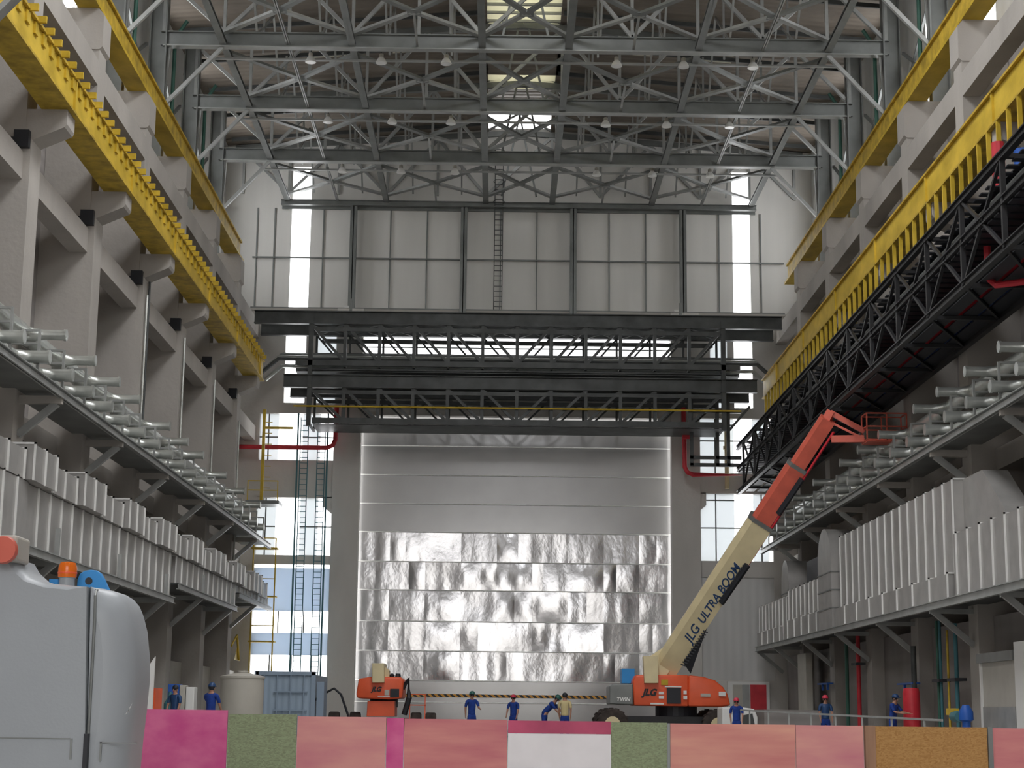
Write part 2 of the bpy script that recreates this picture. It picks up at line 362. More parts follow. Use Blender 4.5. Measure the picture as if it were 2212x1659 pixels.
ewin(-14.4, -10.2, 8.75, 8.95); ewin(-14.4, -10.2, 5.2, 6.4, mx=(-13.0, -11.6)); ewin(-14.4, -10.2, 2.7, 4.0, mx=(-13.4, -12.2, -11.1))
for z0, z1 in ((14.3, 17.4), (9.4, 13.15)):
    ewin(10.25, 12.2, z0, z1, 'milky', mx=(11.15,), mz=(z0+1.85, z1-.35)); ewin(12.2, 13.25, z0, z1, mz=(z0+1.85,)); ewin(13.25, 14.1, z0, z1, 'milky', mx=(13.7,)); ewin(14.1, 14.3, z0, z1)
# ------------------------------------------------------------------ the big foil-lined door
DY = 96.45
seams = [0, .75, 1.55, 2.73, 4.34, 5.97, 7.69, 9.27, 10.93, 12.52, 14.15, 15.8, 17.9]
d1 = bpy.data.objects.new('door_1', None); COL.objects.link(d1); d1['kind'] = 'structure'; d1.location = (0, DY, 0); OFF['door_1'] = Vector((0, DY, 0))
rnd = random.Random(11)
for a, b in zip(seams[:-1], seams[1:]):
    pm = MB(); lively = 3 < b < 11; nsec = 9 if lively else 1; W0, W1 = -9.0, 8.95
    cuts = [W0+(W1-W0)*i/9 for i in range(10)] if lively else [W0, W1]
    if lively:
        extra = [c+rnd.uniform(.6, 1.3) for c in cuts[:-1] if rnd.random() < .5]; cuts = sorted(cuts+extra)
    for xa, xb in zip(cuts[:-1], cuts[1:]):
        nx, nz = (max(4, int((xb-xa)*7)), 8) if lively else (24, 2)
        k = .5 if abs((xa+xb)/2) > 6 else 1.0
        yaw, pit, bu, sw, ph = rnd.uniform(-.04, .04)*k, rnd.uniform(-.03, .035)*k, rnd.uniform(-.012, .03)*k, rnd.uniform(0, .006), rnd.uniform(0, 6)
        g = []
        for i in range(nx+1):
            xi = i/nx; x = xa+(xb-xa)*xi
            for j in range(nz+1):
                u = j/nz; z = a+(b-a)*u
                d = 0
                if lively: d = yaw*(x-(xa+xb)/2)+pit*(z-(a+b)/2)+bu*math.sin(PI*xi)*math.sin(PI*u)*1.5+sw*math.sin(x*7+ph)*(1-.5*u)
                g.append((x, DY-.03-d, z))
        pm.raw(g, [(i*(nz+1)+j, (i+1)*(nz+1)+j, (i+1)*(nz+1)+j+1, i*(nz+1)+j+1) for i in range(nx) for j in range(nz)])
    pm.raw([(W0, DY+.1, a), (W1, DY+.1, a), (W1, DY+.1, b), (W0, DY+.1, b)], [(0, 1, 2, 3)])
    pm.build('door_panel', 'foil' if lively else 'foil2', d1, smooth=True)
for z in seams[2:-1]:
    MB().tube([(-8.98, DY-.08, z), (8.93, DY-.08, z)], .03, 8).build('panel_seam', 'galvb', d1, smooth=True)
# hazard tape across the door
hz = mat('hazard_tape', (.8, .35, .02), .6); nt = hz.node_tree
g_ = nt.nodes.new('ShaderNodeNewGeometry'); mp_ = nt.nodes.new('ShaderNodeMapping'); mp_.inputs['Rotation'].default_value = (0, .8, 0)
w_ = nt.nodes.new('ShaderNodeTexWave'); w_.inputs['Scale'].default_value = 1.3; r_ = nt.nodes.new('ShaderNodeValToRGB'); r_.color_ramp.interpolation = 'CONSTANT'
r_.color_ramp.elements[0].color = (.05, .05, .05, 1); r_.color_ramp.elements[1].color = (.85, .42, .08, 1); r_.color_ramp.elements[1].position = .5
nt.links.new(g_.outputs['Position'], mp_.inputs[0]); nt.links.new(mp_.outputs[0], w_.inputs['Vector']); nt.links.new(w_.outputs['Fac'], r_.inputs[0]); nt.links.new(r_.outputs[0], nt.nodes['Principled BSDF'].inputs['Base Color'])
MB().box(-8.6, 8.5, DY-.2, DY-.15, 1.84, 2.0).build('hazard_tape', hz, d1)
# ------------------------------------------------------------------ concrete columns
for s in (-1, 1):
    for k, y in enumerate(GY[:-1]):
        lab = 'concrete column, %s wall, %s' % (SIDE[s], FAR[6-k])
        c = thing('concrete_column', lab, 'column', (s*15.3, y, 0), 'columns of the %s wall' % SIDE[s])
        def bx(mb, xa, xb, *r): mb.box(min(s*xa, s*xb), max(s*xa, s*xb), *r); return mb
        m_ = bx(MB(), 14.4, 16.2, y-.55, y+.55, 0, 17.0); bx(m_, 14.6, 16.19, y-.5, y+.5, 17.0, 24.0)
        m_.build('shaft', 'conc', c)
        cb = MB(); pts = [(s*14.4, 17.0), (s*13.5, 17.4), (s*13.45, 17.5), (s*13.45, 17.93), (s*14.75, 17.93), (s*14.75, 17.0)]
        cb.prism(pts, y-.45, y+.45).build('corbel', 'conc', c)
        MB().prism([(s*14.6, 22.9), (s*14.5, 23.0), (s*14.5, 24.15), (s*14.7, 24.38), (s*16.19, 24.38), (s*16.19, 22.9)], y-.55, y+.55).build('column_head', 'conc', c)
        if s < 0:
            b = tag(MB().box(-14.85, -14.42, y-.78, y-.56, 16.7, 17.2).box(-15.25, -14.85, y-.72, y-.56, 16.78, 17.0).build('junction_box', 'black'),
                    'black box bracket on the left wall column %s' % FAR[6-k], 'bracket', 'black brackets on the left columns')
    # longitudinal concrete beams, one per bay and level
    for lv, (z0, z1) in enumerate(((15.8, 16.6), (21.65, 22.5), (8.9, 9.6))):
        for k in range(len(GY)-1):
            ya, yb = GY[k]+.5, GY[k+1]-.5
            if k == 6: yb = 95.1
            if lv == 2 and k < 0: continue
            xa, xb = (14.6, 15.2) if lv < 2 else (15.2, 16.2)
            tag(MB().box(min(s*xa, s*xb), max(s*xa, s*xb), ya, yb, z0, z1).build('concrete_beam', 'conc'),
                '%s concrete beam, %s wall, bay %s' % (['middle', 'upper', 'lower'][lv], SIDE[s], FAR[6-k].replace('at', 'against')), 'concrete beam', 'beams of the %s wall' % SIDE[s])
# ------------------------------------------------------------------ crane runway beams
for s in (-1, 1):
    yend = 88.6 if s < 0 else 92
    X = lambda v: s*v
    t = thing('crane_rail_girder', 'long bright yellow crane girder on the corbels of the %s wall' % SIDE[s], 'crane girder', (X(13.7), 36, 17.95))
    m_ = MB(); m_.box(min(X(13.4), X(13.46)), max(X(13.4), X(13.46)), 36, yend, 17.95, 18.95); m_.box(min(X(13.94), X(14.0)), max(X(13.94), X(14.0)), 36, yend, 17.95, 18.95)
    m_.build('web', 'yel', t)
    MB().box(min(X(13.3), X(14.2)), max(X(13.3), X(14.2)), 36, yend, 17.93, 18.0).build('bottom_flange', 'yeld', t)
    MB().box(min(X(13.3), X(14.2)), max(X(13.3), X(14.2)), 36, yend, 18.95, 19.03).build('top_flange', 'yeld', t)
    MB().box(min(X(13.62), X(13.78)), max(X(13.62), X(13.78)), 36, yend, 19.03, 19.2).build('rail', 'dark', t)
    n = 0; y = 40.0
    while y < yend-.5 and n < 95:
        if s < 0:
            MB().box(-13.4, -13.1, y, y+.09, 18.93, 19.12).box(-13.42, -13.34, y-.1, y+.2, 18.6, 18.93).build('rail_clip', 'yel', t); y += .82
        else:
            MB().box(13.3, 13.42, y, y+.1, 16.75+.15*math.sin(y), 17.95).build('rib', 'yel', t); y += 1.02
        n += 1
    for k in range(1, 8):
        if GY[k] < yend: MB().box(min(X(13.33), X(13.4)), max(X(13.33), X(13.4)), GY[k]-.06, GY[k]+.06, 17.95, 18.95).build('stiffener', 'yel', t)
    t = thing('crane_rail_girder', 'upper yellow crane girder on the column heads of the %s wall' % SIDE[s], 'crane girder', (X(15), 36, 24.38))
    MB().box(min(X(14.85), X(14.92)), max(X(14.85), X(14.92)), 36, yend, 24.5, 25.4).build('web', 'yeld', t)
    MB().box(min(X(14.65), X(15.4)), max(X(14.65), X(15.4)), 36, yend, 24.38, 24.5).build('bottom_flange', 'yel', t)
    MB().box(min(X(14.75), X(15.4)), max(X(14.75), X(15.4)), 36, yend, 25.4, 25.5).build('top_flange', 'yeld', t)
    MB().box(min(X(15.0), X(15.1)), max(X(15.0), X(15.1)), 36, yend, 25.5, 25.66).build('rail', 'dark', t)
    # crane walkway edge above
    # steel columns above the cranes
    for k, y in enumerate(GY[3:-1]):
        c = thing('steel_column', 'green-grey steel column above the %s crane girder, %s' % (SIDE[s], FAR[3-k]), 'steel column', (X(16), y, 24.38), 'steel columns above the cranes')
        MB().ibeam((X(16.1), y, 24.38), (X(16.1), y, 33), .5, .75, .06, (1, 0, 0)).build('shaft', 'steel', c)
        MB().bar((X(15.75), y, 26.9), (X(13.3), y, 29.6), .16, .16).build('knee_brace', 'steell', c)
        MB().bar((X(15.75), y, 27.1), (X(15.6), y+.1, 30.1), .1, .1).build('strut', 'steell', c)
    for k in (3, 4, 5):
        y = GY[k]
        tag(MB().bar((X(16.55), y+.3, 25.2), (X(16.55), y+7.6, 29.6), .12, .12).bar((X(16.55), y+.3, 31.5), (X(16.55), y+7.6, 27.5), .1, .1).build('wall_brace', 'steel'),
            'crossed steel bracing behind the %s crane girder, bay %s' % (SIDE[s], FAR[6-k].replace('at', 'against')), 'bracing', 'wall bracing')
        if k < 6:
            tag(MB().tube([(X(15.5), y+.5, 25.5), (X(15.5), y+.5, 30.2), (X(15.0), y+.5, 31)], .09, 8).build('downpipe', 'green'),
                'dark green pipe beside the %s steel column %s' % (SIDE[s], FAR[6-k]), 'pipe', 'green pipes by the steel columns')
# ------------------------------------------------------------------ roof steel
CH = [-13.25, -10.4, -7.6, -1.9, 1.9, 7.6, 10.45, 13.3]
CW = [.3, .14, .3, .32, .32, .3, .14, .3]
NM = ['leftmost of the eight', 'second of the eight from the left', 'third of the eight from the left', 'fourth of the eight, just left of the ladder line', 'fifth of the eight, just right of the ladder line', 'sixth of the eight from the left', 'seventh of the eight from the left', 'rightmost of the eight']
for i, x in enumerate(CH):
    tag(MB().ibeam((x, 60, 29.75), (x, 95.1, 29.75), CW[i], .2 if CW[i] > .2 else .12, .03).build('roof_chord', 'steell' if CW[i] < .2 else 'steel'),
        '%s lengthwise roof member, %s' % ('thin' if CW[i] < .2 else 'broad', NM[i]), 'steel member', 'lengthwise roof members')
def roof_z(x): return 34.2-max(0, abs(x)-1.8)*.078
for k, y in enumerate(GY[3:]):
    nm = FAR[4-k]
    t = thing('roof_truss', 'deep steel roof truss spanning the hall, %s' % nm, 'roof truss', (0, y, 29.6), 'roof trusses')
    if k < 4:
        MB().ibeam((-16, y, 29.95), (16, y, 29.95), .34, .66, .05).build('bottom_chord', 'steel', t)
        MB().box(-15.9, 15.9, y-.2, y+.2, 29.58, 29.62).build('bottom_flange', 'steell', t)
    else:
        MB().ibeam((-13.6, y-.5, 29.6), (13.6, y-.5, 29.6), .3, .3, .04).build('bottom_chord', 'steel', t)
    for s in (-1, 1):
        MB().bar((0, y, 34.1), (s*16.4, y, 32.95), .25, .3).build('top_chord', 'steel', t)
    xs = [-15.9, -13.25, -10.4, -7.6, -4.7, -1.9, 1.9, 4.7, 7.6, 10.45, 13.3, 15.9]
    for i, x in enumerate(xs):
        MB().bar((x, y, 30.25), (x, y, roof_z(x)-.2), .14, .14).build('post', 'steell', t)
        if i < len(xs)-1:
            x2 = xs[i+1]
            a, b = ((x, 30.3), (x2, roof_z(x2)-.3)) if i % 2 else ((x, roof_z(x)-.3), (x2, 30.3))
            MB().bar((a[0], y, a[1]), (b[0], y, b[1]), .16, .16).build('diagonal', 'steell', t)
    MB().bar((-1.9, y, 34.2), (0, y, 35.3), .12, .12).bar((1.9, y, 34.2), (0, y, 35.3), .12, .12).bar((-1.0, y, 30.3), (0, y, 35.2), .1, .1).bar((1.0, y, 30.3), (0, y, 35.2), .1, .1).build('monitor_frame', 'steel', t)
# horizontal cross bracing in the plane of the bottom chords, by bay and panel
PAN = [(-13.25, -7.6), (-7.6, -1.9), (-1.9, 1.9), (1.9, 7.6), (7.6, 13.3)]
PN = ['leftmost panel', 'second panel from the left', 'centre panel', 'second panel from the right', 'rightmost panel']
BN = ['fourth bay from the end wall', 'third bay from the end wall', 'second bay from the end wall', 'bay against the end wall']
for k in range(4):
    ya, yb = GY[3+k], GY[4+k]
    ym = ya+4.8
    for i, (xa, xb) in enumerate(PAN):
        xm = (xa+xb)/2
        t = thing('roof_cross_brace', 'flat roof bracing, %s, %s' % (PN[i], BN[k]), 'cross bracing', (xm, ym, 30), 'roof cross bracing')
        for x in (xa, xb):
            MB().bar((x, ya+1.45, 29.95), (xm, ym, 30.05), .26, .12).build('brace_arm', 'steel', t)
            MB().bar((x, yb-.2, 30.2), (xm, ym, 30.05), .26, .12).build('brace_arm', 'steell', t)
        if i in (1, 3): MB().bar((xm, ym, 29.95), (xm, yb, 29.75), .1, .1).build('brace_tie', 'steell', t)
        MB().box(xm-.3, xm+.3, ym-.3, ym+.3, 30.0, 30.03).build('gusset', 'steel', t)
    # thin lattice inside the roof depth
    for j, x in enumerate((-11.8, -9.0, -6.1, -3.3, 3.3, 6.1, 9.0, 11.9)):
        t = tag(MB().bar((x, ya+.2, 30.3), (x, ym, roof_z(x)-.3), .09).bar((x, ym, roof_z(x)-.3), (x, yb-.2, 30.3), .09).bar((x, ya+1.9, 30.1), (x, ya+1.9, roof_z(x)-.3), .09).build('sway_brace', 'steell'),
                'V shaped roof strut, %s, %s' % (['first', 'second', 'third', 'fourth', 'fifth', 'sixth', 'seventh', 'eighth'][j]+' from the left', BN[k]), 'strut', 'struts inside the roof depth')
for j in range(9):
    y = 62+j*3.97
    for s in (-1, 1):
        tag(MB().bar((s*1.9, y, 34.08), (s*16.4, y, 32.93), .1, .2).build('purlin', 'dark'),
            'dark roof purlin on the %s slope, %s to the camera' % (SIDE[s], ORD[j]), 'purlin', 'roof purlins')
# lamp rails and lamps
LX = [-9.57, -6.42, -3.52, 4.1, 7.1, 10.2]
proto = None
LN = ['far left', 'second from left', 'left of centre', 'right of centre', 'second from right', 'far right']
for r, y in enumerate((72.95, 80.9, 88.85)):
    rn = ['front row', 'middle row', 'back row'][r]
    tag(MB().bar((-13.9, y, 29.62), (14, y, 29.62), .14, .08).build('lamp_rail', 'steell'),
        'thin cross rail carrying the %s of hanging lamps' % rn, 'rail', 'lamp rails')
    for i, x in enumerate(LX):
        lab = '%s high bay lamp with clear reflector, %s under the roof' % (LN[i], rn)
        if proto is None:
            proto = thing('high_bay_lamp', lab, 'lamp', (x, y-.12, 29.46), 'high bay lamps')
            L0 = (x, y-.12, 29.46)
            MB().lathe(L0, [(.25, 0), (.24, .05), (.17, .19), (.10, .27)], 16).build('reflector', 'white', proto, smooth=True)
            MB().lathe(L0, [(.10, .27), (.11, .30), (.10, .42), (.05, .45)], 12).build('housing', 'tank', proto, smooth=True)
            MB().lathe(L0, [(.22, -.015), (.22, -.005)], 16).build('lens', 'galvb', proto)
            MB().bar((x, y-.12, 29.9), (x, y, 30.05), .03).bar((x, y, 29.6), (x, y, 30.06), .03).build('hanger', 'dark', proto)
        else:
            q = proto.copy(); COL.objects.link(q); q.location = (x, y-.12, 29.46); q['label'] = lab
            for chd in proto.children:
                w = chd.copy(); COL.objects.link(w); w.parent = q
# tall ladder on the end wall
def ladder(name_lab, x, y, z0, z1, w=.46, mt='dark', step=.3, cage=None):
    t = thing('ladder', name_lab, 'ladder', (x, y, z0), 'ladders')
    for s in (-1, 1): MB().bar((x+s*w/2, y, z0), (x+s*w/2, y, z1), .05).build('stile', mt, t)
    n = int((z1-z0)/step); 
    if n > 95: step = (z1-z0)/95; n = 95
    for i in range(n): MB().bar((x-w/2, y, z0+step*(i+.5)), (x+w/2, y, z0+step*(i+.5)), .035).build('rung', mt, t)
    if cage:
        c = MB(); z = cage
        while z < z1:
            c.tube([(x-w/2+0, y, z)]+[(x-.36*math.cos(a*PI/8), y-.65*math.sin(a*PI/8), z) for a in range(1, 8)]+[(x+w/2, y, z)], .02, 4); z += .6
        c.build('safety_cage', mt, t)
    return t
ladder('tall grey ladder up the middle of the white end wall', -1.15, D-.35, 23.45, 33.2, cage=29.7)
ladder('green vertical ladder before the left windows, nearest the corner', -11.75, 94.2, 2.9, 17.0, .42, 'teal')
ladder('green vertical ladder before the left windows, nearest the big door', -10.8, 94.2, 2.9, 17.0, .42, 'teal')
for x, q in ((-12.1, 'left'), (-10.45, 'right')):
    tag(MB().bar((x, 94.1, 0), (x, 94.1, 17.2), .09).build('ladder_post', 'teal'), 'dark green upright on the %s of the paired green ladders' % q, 'post')
# ------------------------------------------------------------------ pipe bridge across the hall in front of the end wall
YB = 91.0
br = thing('pipe_bridge', 'dark two-storey steel truss bridge crossing the hall above the big door', 'truss bridge', (0, YB, 16.1))
for yy in (YB, 94.0):
    MB().ibeam((-14.35 if yy > 92 else -14.3, yy, 21.95), (14.3, yy, 21.95), .35, .72, .05).build('top_girder', 'dark', br)
    MB().ibeam((-12.6, yy, 18.45), (12.9, yy, 18.45), .35, .72, .05).build('middle_girder', 'dark', br)
    for z, w, xl in ((19.45, .3, 12), (21.3, .22, 10.9), (16.3, .3, 11), (17.85, .2, 11)):
        MB().bar((-xl, yy, z), (xl, yy, z), .2, w).build('chord', 'dark', br)
    for z0, z1 in ((19.5, 21.6), (16.3, 18.1)):
        for k in range(-6, 7):
            x = -.05+1.86*k
            MB().bar((x, yy, z0), (x, yy, z1), .18 if yy < 92 else .12).build('post', 'dark', br)
            if -6 <= k < 6:
                x2 = x+1.86
                a, b = ((x, z1), (x2, z0)) if k < 0 else ((x, z0), (x2, z1))
                MB().bar((a[0], yy, a[1]), (b[0], yy, b[1]), .15 if yy < 92 else .1).build('diagonal', 'dark', br)
for k in range(-6, 7):
    x = -.05+1.86*k
    MB().bar((x, YB, 16.2), (x, 94, 16.2), .12).build('cross_member', 'dark', br); MB().bar((x, YB, 19.3), (x, 94, 19.3), .12).build('cross_member', 'dark', br)
    if k < 6: MB().bar((x, YB, 21.6), (x+1.86, 94, 21.6), .1).bar((x+1.86, YB, 21.6), (x, 94, 21.6), .1).build('top_brace', 'dark', br)
MB().box(-11, 11, YB+.2, 93.9, 16.12, 16.16).build('lower_deck', 'dark', br)
MB().box(-12, 12, YB+.2, 93.9, 19.02, 19.06).box(-12, 12, YB+.2, 93.9, 19.1, 19.2).build('upper_deck', 'dark', br)
for x in (-11.2, 11.1):
    MB().box(x-.12, x+.12, YB-.1, YB+.15, 16, 22).build('end_post', 'dark', br)
cols = [('dark', 'dark grey'), ('pipe', 'silver'), ('steel', 'grey'), ('pipe', 'silver'), ('dark', 'dark grey'), ('yel', 'yellow')]
for i, (z, y, r, cm, nmx) in enumerate([(19.75, 91.5, .11, 'dark', 'dark'), (20.0, 92.1, .10, 'pipe', 'silver'), (20.25, 92.7, .07, 'steel', 'grey'), (19.7, 93.2, .12, 'pipe', 'silver'), (20.5, 93.6, .05, 'dark', 'thin dark'), (17.05, 90.8, .05, 'yel', 'yellow')]):
    xl = 13 if i < 5 else 12.0
    pts = [(-xl, y, z), (xl, y, z)] if i == 5 else [(-xl-.9, y, z-.8), (-xl, y, z), (xl, y, z), (xl+.9, y, z-.8)]
    tag(MB().tube(pts, r, 8).build('service_pipe', cm), '%s pipe running along the %s deck of the pipe bridge, %s' % (nmx, 'lower' if i == 5 else 'upper', ['front one', 'second from the front', 'third from the front', 'fourth from the front', 'rearmost', 'on the outside'][i]), 'pipe', 'pipes on the bridge')
# red pipes
tag(MB().tube([(-15.4, 94.0, 15.28), (-10.5, 94.0, 15.28), (-10.15, 94, 15.42), (-10.02, 94, 15.75), (-10.0, 94, 17.6)], .13, 12).build('fire_pipe', 'red', smooth=True), 'red pipe elbowing down left of the big door', 'pipe')
tag(MB().tube([(9.2, 93.6, 17.7), (9.25, 93.6, 14.4), (9.4, 93.6, 14.1), (9.7, 93.6, 13.98), (13.2, 93.6, 13.98)], .13, 12).lathe((9.2, 93.4, 16.1), [(.18, -.1), (.18, .5)], 10, 'X').build('fire_pipe', 'red', smooth=True), 'red pipe elbowing down right of the big door', 'pipe')
# dark service frame right of the door under the bridge
t = thing('hanging_ladder_bay', 'dark hanging steel frame with ladder rungs right of the big door', 'steel frame', (10.3, 92.5, 14.2))
for x in (9.5, 10.9, 11.5): MB().box(x-.09, x+.09, 92.3, 92.5, 14.3, 17.9).build('upright', 'dark', t)
for z in (14.35, 14.75, 17.3): MB().box(9.4, 12.2, 92.3, 92.5, z-.09, z+.09).build('crossbar', 'dark', t)
MB().bar((11.5, 92.4, 16.2), (12.7, 92.4, 17.6), .14).build('stay', 'dark', t)
tag(MB().tube([(11.75, 95.0, 13.4), (11.75, 95.0, 17.3)], .13, 10).lathe((11.75, 95.0, 15.6), [(.2, 0), (.2, .2)], 12).build('valve_pipe', 'beige'), 'pale upright pipe with valve right of the big door', 'pipe')
# ------------------------------------------------------------------ side platforms, pipes and ducts
def bx(mb, s, xa, xb, *r): return mb.box(min(s*xa, s*xb), max(s*xa, s*xb), *r)
for s in (-1, 1):
    S = SIDE[s]
    t = thing('service_platform', 'long upper steel shelf carrying silver pipes along the %s wall' % S, 'platform', (s*13.8, 36, 9.55), 'service platforms')
    bx(MB(), s, 13.2, 14.75, 36, 92.5, 9.74, 9.8).build('deck', 'steel', t)
    MB().ibeam((s*13.22, 36, 9.68), (s*13.22, 92.5, 9.68), .16, .26, .03).build('edge_beam', 'steell', t)
    for k, y in enumerate(GY[:-1]):
        bx(MB(), s, 13.2, 14.4, y-.1, y+.1, 9.4, 9.62).build('bracket_arm', 'conc', t)
        MB().bar((s*13.35, y, 9.42), (s*14.4, y, 8.5 if s < 0 else 8.6), .16, .2).build('brace', 'steell', t)
    for y in [40+2.65*i for i in range(20)]:
        f = MB(); f.bar((s*13.3, y, 9.8), (s*13.3, y, 11.0), .07); f.bar((s*14.3, y, 9.8), (s*14.3, y, 11.0), .07)
        f.bar((s*13.3, y, 10.62), (s*14.3, y, 10.62), .06); f.bar((s*13.3, y, 10.98), (s*14.3, y, 10.98), .06); f.build('pipe_stand', 'steell', t)
    lows = [42.6+2.52*i for i in range(19)]
    for i, y in enumerate(lows):
        pts = [(s*13.9, y-2.3, 10.22), (s*13.9, y-.45, 10.22), (s*13.84, y-.2, 10.22), (s*13.6, y-.03, 10.22), (s*13.4, y, 10.22), (s*12.95, y, 10.22)]
        tag(MB().tube(pts, .17, 12).tube([(s*12.99, y, 10.22), (s*12.93, y, 10.22)], .19, 12).build('outlet_pipe', 'pipe', smooth=True),
            'short silver elbow pipe, lower row, %s shelf, %s' % (S, ORD[i]), 'elbow pipe', 'lower row of silver pipes, %s' % S)
    ups = [46.5, 50.0, 53.3, 56.4, 61.8, 65.5, 69, 75, 80.5, 86]; py = 41
    for i, y in enumerate(ups):
        pts = [(s*14.05, py, 11.12), (s*14.05, y-.5, 11.12), (s*13.98, y-.22, 11.12), (s*13.75, y-.03, 11.12), (s*13.5, y, 11.12), (s*12.9, y, 11.12)]
        tag(MB().tube(pts, [.27, .27, .22, .18, .15, .15], 12).tube([(s*12.95, y, 11.12), (s*12.88, y, 11.12)], .17, 12).build('duct_pipe', 'pipe', smooth=True),
            'long silver elbow pipe, upper row, %s shelf, %s' % (S, ORD[i]), 'silver pipe', 'upper row of silver pipes, %s' % S); py = y+.3
# left lower shelf in three steps and its rectangular ducts
segL = [(44.62, 65.2, 5.15, 'nearest and lowest'), (66, 81.0, 5.75, 'middle'), (81.6, 93, 6.45, 'farthest and highest')]
for ya, yb, z, nmx in segL:
    t = thing('duct_platform', 'stepped steel shelf under the ducts of the left wall, %s stretch' % nmx, 'platform', (-13.8, ya, z), 'duct shelves of the left wall')
    MB().box(-14.75, -13.1, ya, yb, z-.06, z).build('deck', 'dark', t)
    MB().ibeam((-13.1, ya, z-.12), (-13.1, yb, z-.12), .14, .24, .03).build('edge_beam', 'steell', t)
    for y in GY[:-1]:
        if ya < y < yb or abs(y-yb) < 1.2:
            y = min(y, yb-.2)
            MB().bar((-13.1, y, z), (-13.1, y, z+.75), .12).build('upright', 'steell', t)
            MB().bar((-13.15, y, z-.22), (-14.4, y, z-1.35), .15, .18).build('brace', 'steell', t)
            MB().box(-14.4, -13.1, y-.08, y+.08, z-.3, z-.12).build('bracket_arm', 'steell', t)
def duct(s, x0, x1, ya, yb, z0, z1, lab, fl=1.25, grp=None, flz=None, cat='air duct'):
    t = thing('air_duct', lab, cat, (s*(x0+x1)/2, ya, z0), grp)
    bx(MB(), s, x0, x1, ya, yb, z0, z1).build('duct_body', 'galv', t)
    y = ya
    while y <= yb+.01:
        f = MB(); bx(f, s, x0-.05, x0, y-.025, y+.025, z0-.02, z1+.05); bx(f, s, x0-.05, x1, y-.025, y+.025, z1, z1+.05)
        f.build('flange', 'galvb', t); y += fl
    return t
duct(-1, 13.15, 14.3, 36, 44.6, 4.2, 6.78, 'tall silver duct hanging low at the near end of the left wall')
duct(-1, 13.25, 14.3, 44.7, 65.2, 5.16, 6.78, 'long silver duct with bright upright flanges on the left shelf, nearest stretch')
duct(-1, 13.25, 14.3, 66, 81, 5.76, 6.78, 'long silver duct with bright upright flanges on the left shelf, middle stretch')
duct(-1, 13.3, 14.3, 81.6, 93, 6.46, 6.9, 'low silver duct with flanges on the left shelf, farthest stretch')
y = 38.0; i = 0
while y < 91:
    L = [2.9, 3.3, 2.6, 3.0][i % 4]; pr = i % 2
    duct(-1, 12.95 if not pr else 13.12, 14.3, y, y+L-.25, 6.8, 7.72 if not pr else 7.55, 'silver plenum box above the left ducts, %s to the camera' % ORD[i], L/2-.13, 'plenum boxes of the left wall', cat='duct box')
    y += L; i += 1
# right lower shelf and ducts
t = thing('duct_platform', 'long steel shelf under the ducts of the right wall', 'platform', (13.8, 36, 4.6))
MB().box(13.0, 14.75, 36, 93.5, 4.58, 4.64).build('deck', 'dark', t)
MB().ibeam((13.0, 36, 4.52), (13.0, 93.5, 4.52), .14, .26, .03).build('edge_beam', 'steell', t)
for y in GY[:-1]+[93.2]:
    MB().bar((13.05, y, 4.42), (14.4, y, 3.3), .15, .18).build('brace', 'steell', t)
    MB().box(13.0, 14.4, y-.08, y+.08, 4.3, 4.46).build('bracket_arm', 'steell', t)
duct(1, 13.2, 14.4, 84.5, 93.3, 4.65, 6.75, 'silver duct on the right shelf beside the end wall', 1.1)
duct(1, 13.25, 14.4, 75.3, 84.3, 4.65, 7.0, 'silver flanged duct on the right shelf between the end duct and the arched cowl', 1.1)
duct(1, 13.3, 14.4, 53.4, 71.6, 5.4, 8.35, 'tallest silver duct with long bright flanges on the right shelf', 1.2)
duct(1, 13.05, 14.4, 53.4, 71.6, 4.65, 5.4, 'low silver box in front of the tallest duct on the right shelf', 2.3)
duct(1, 13.2, 13.58, 45, 53.2, 4.65, 6.6, 'silver flanged duct at the near end of the right shelf', 1.3)
duct(1, 13.0, 13.18, 75.5, 84.2, 4.65, 5.5, 'low silver box before the duct beside the arched cowl', 1.9)
duct(1, 13.0, 13.13, 85.5, 93.0, 4.65, 5.35, 'low silver box at the far end of the right shelf', 1.9)
# sloping end of the tall duct
tag(MB().prismX([(53.4, 5.4), (53.4, 8.35), (51.2, 8.35), (48.6, 6.65), (48.6, 5.4)], 13.62, 14.4).build('duct_transition', 'galv'), 'sloping silver transition at the near end of the tallest right duct', 'duct transition')
def cowl(ya, yb, zb, zt, lab, x0=13.1):
    t = thing('duct_cowl', lab, 'duct cowl', ((x0+14.4)/2, (ya+yb)/2, zb), 'arched cowls on the right shelf')
    r = (yb-ya)/2; yc = (ya+yb)/2
    prof = [(ya, zb), (yb, zb)]+[(yc+r*math.cos(a*PI/14), zt-r+r*math.sin(a*PI/14)) for a in range(15)]
    MB().prismX(prof, x0, 14.5).build('cowl_body', 'galv', t, smooth=True)
    z = zb+.8
    while z < zt-r: MB().box(x0-.03, 14.5, ya-.03, yb+.03, z, z+.05).build('cowl_band', 'steel', t); z += .75
cowl(72.0, 75.0, 4.65, 8.9, 'arched silver duct cowl next to the tallest right duct', 13.0)
cowl(84.4, 86.6, 5.4, 8.6, 'arched silver duct cowl nearest the end wall', 13.3)
tag(MB().box(13.5, 14.4, 77.0, 80.5, 6.2, 8.1).build('louvre_box', 'black'), 'black louvre box between the two arched cowls on the right', 'louvre')
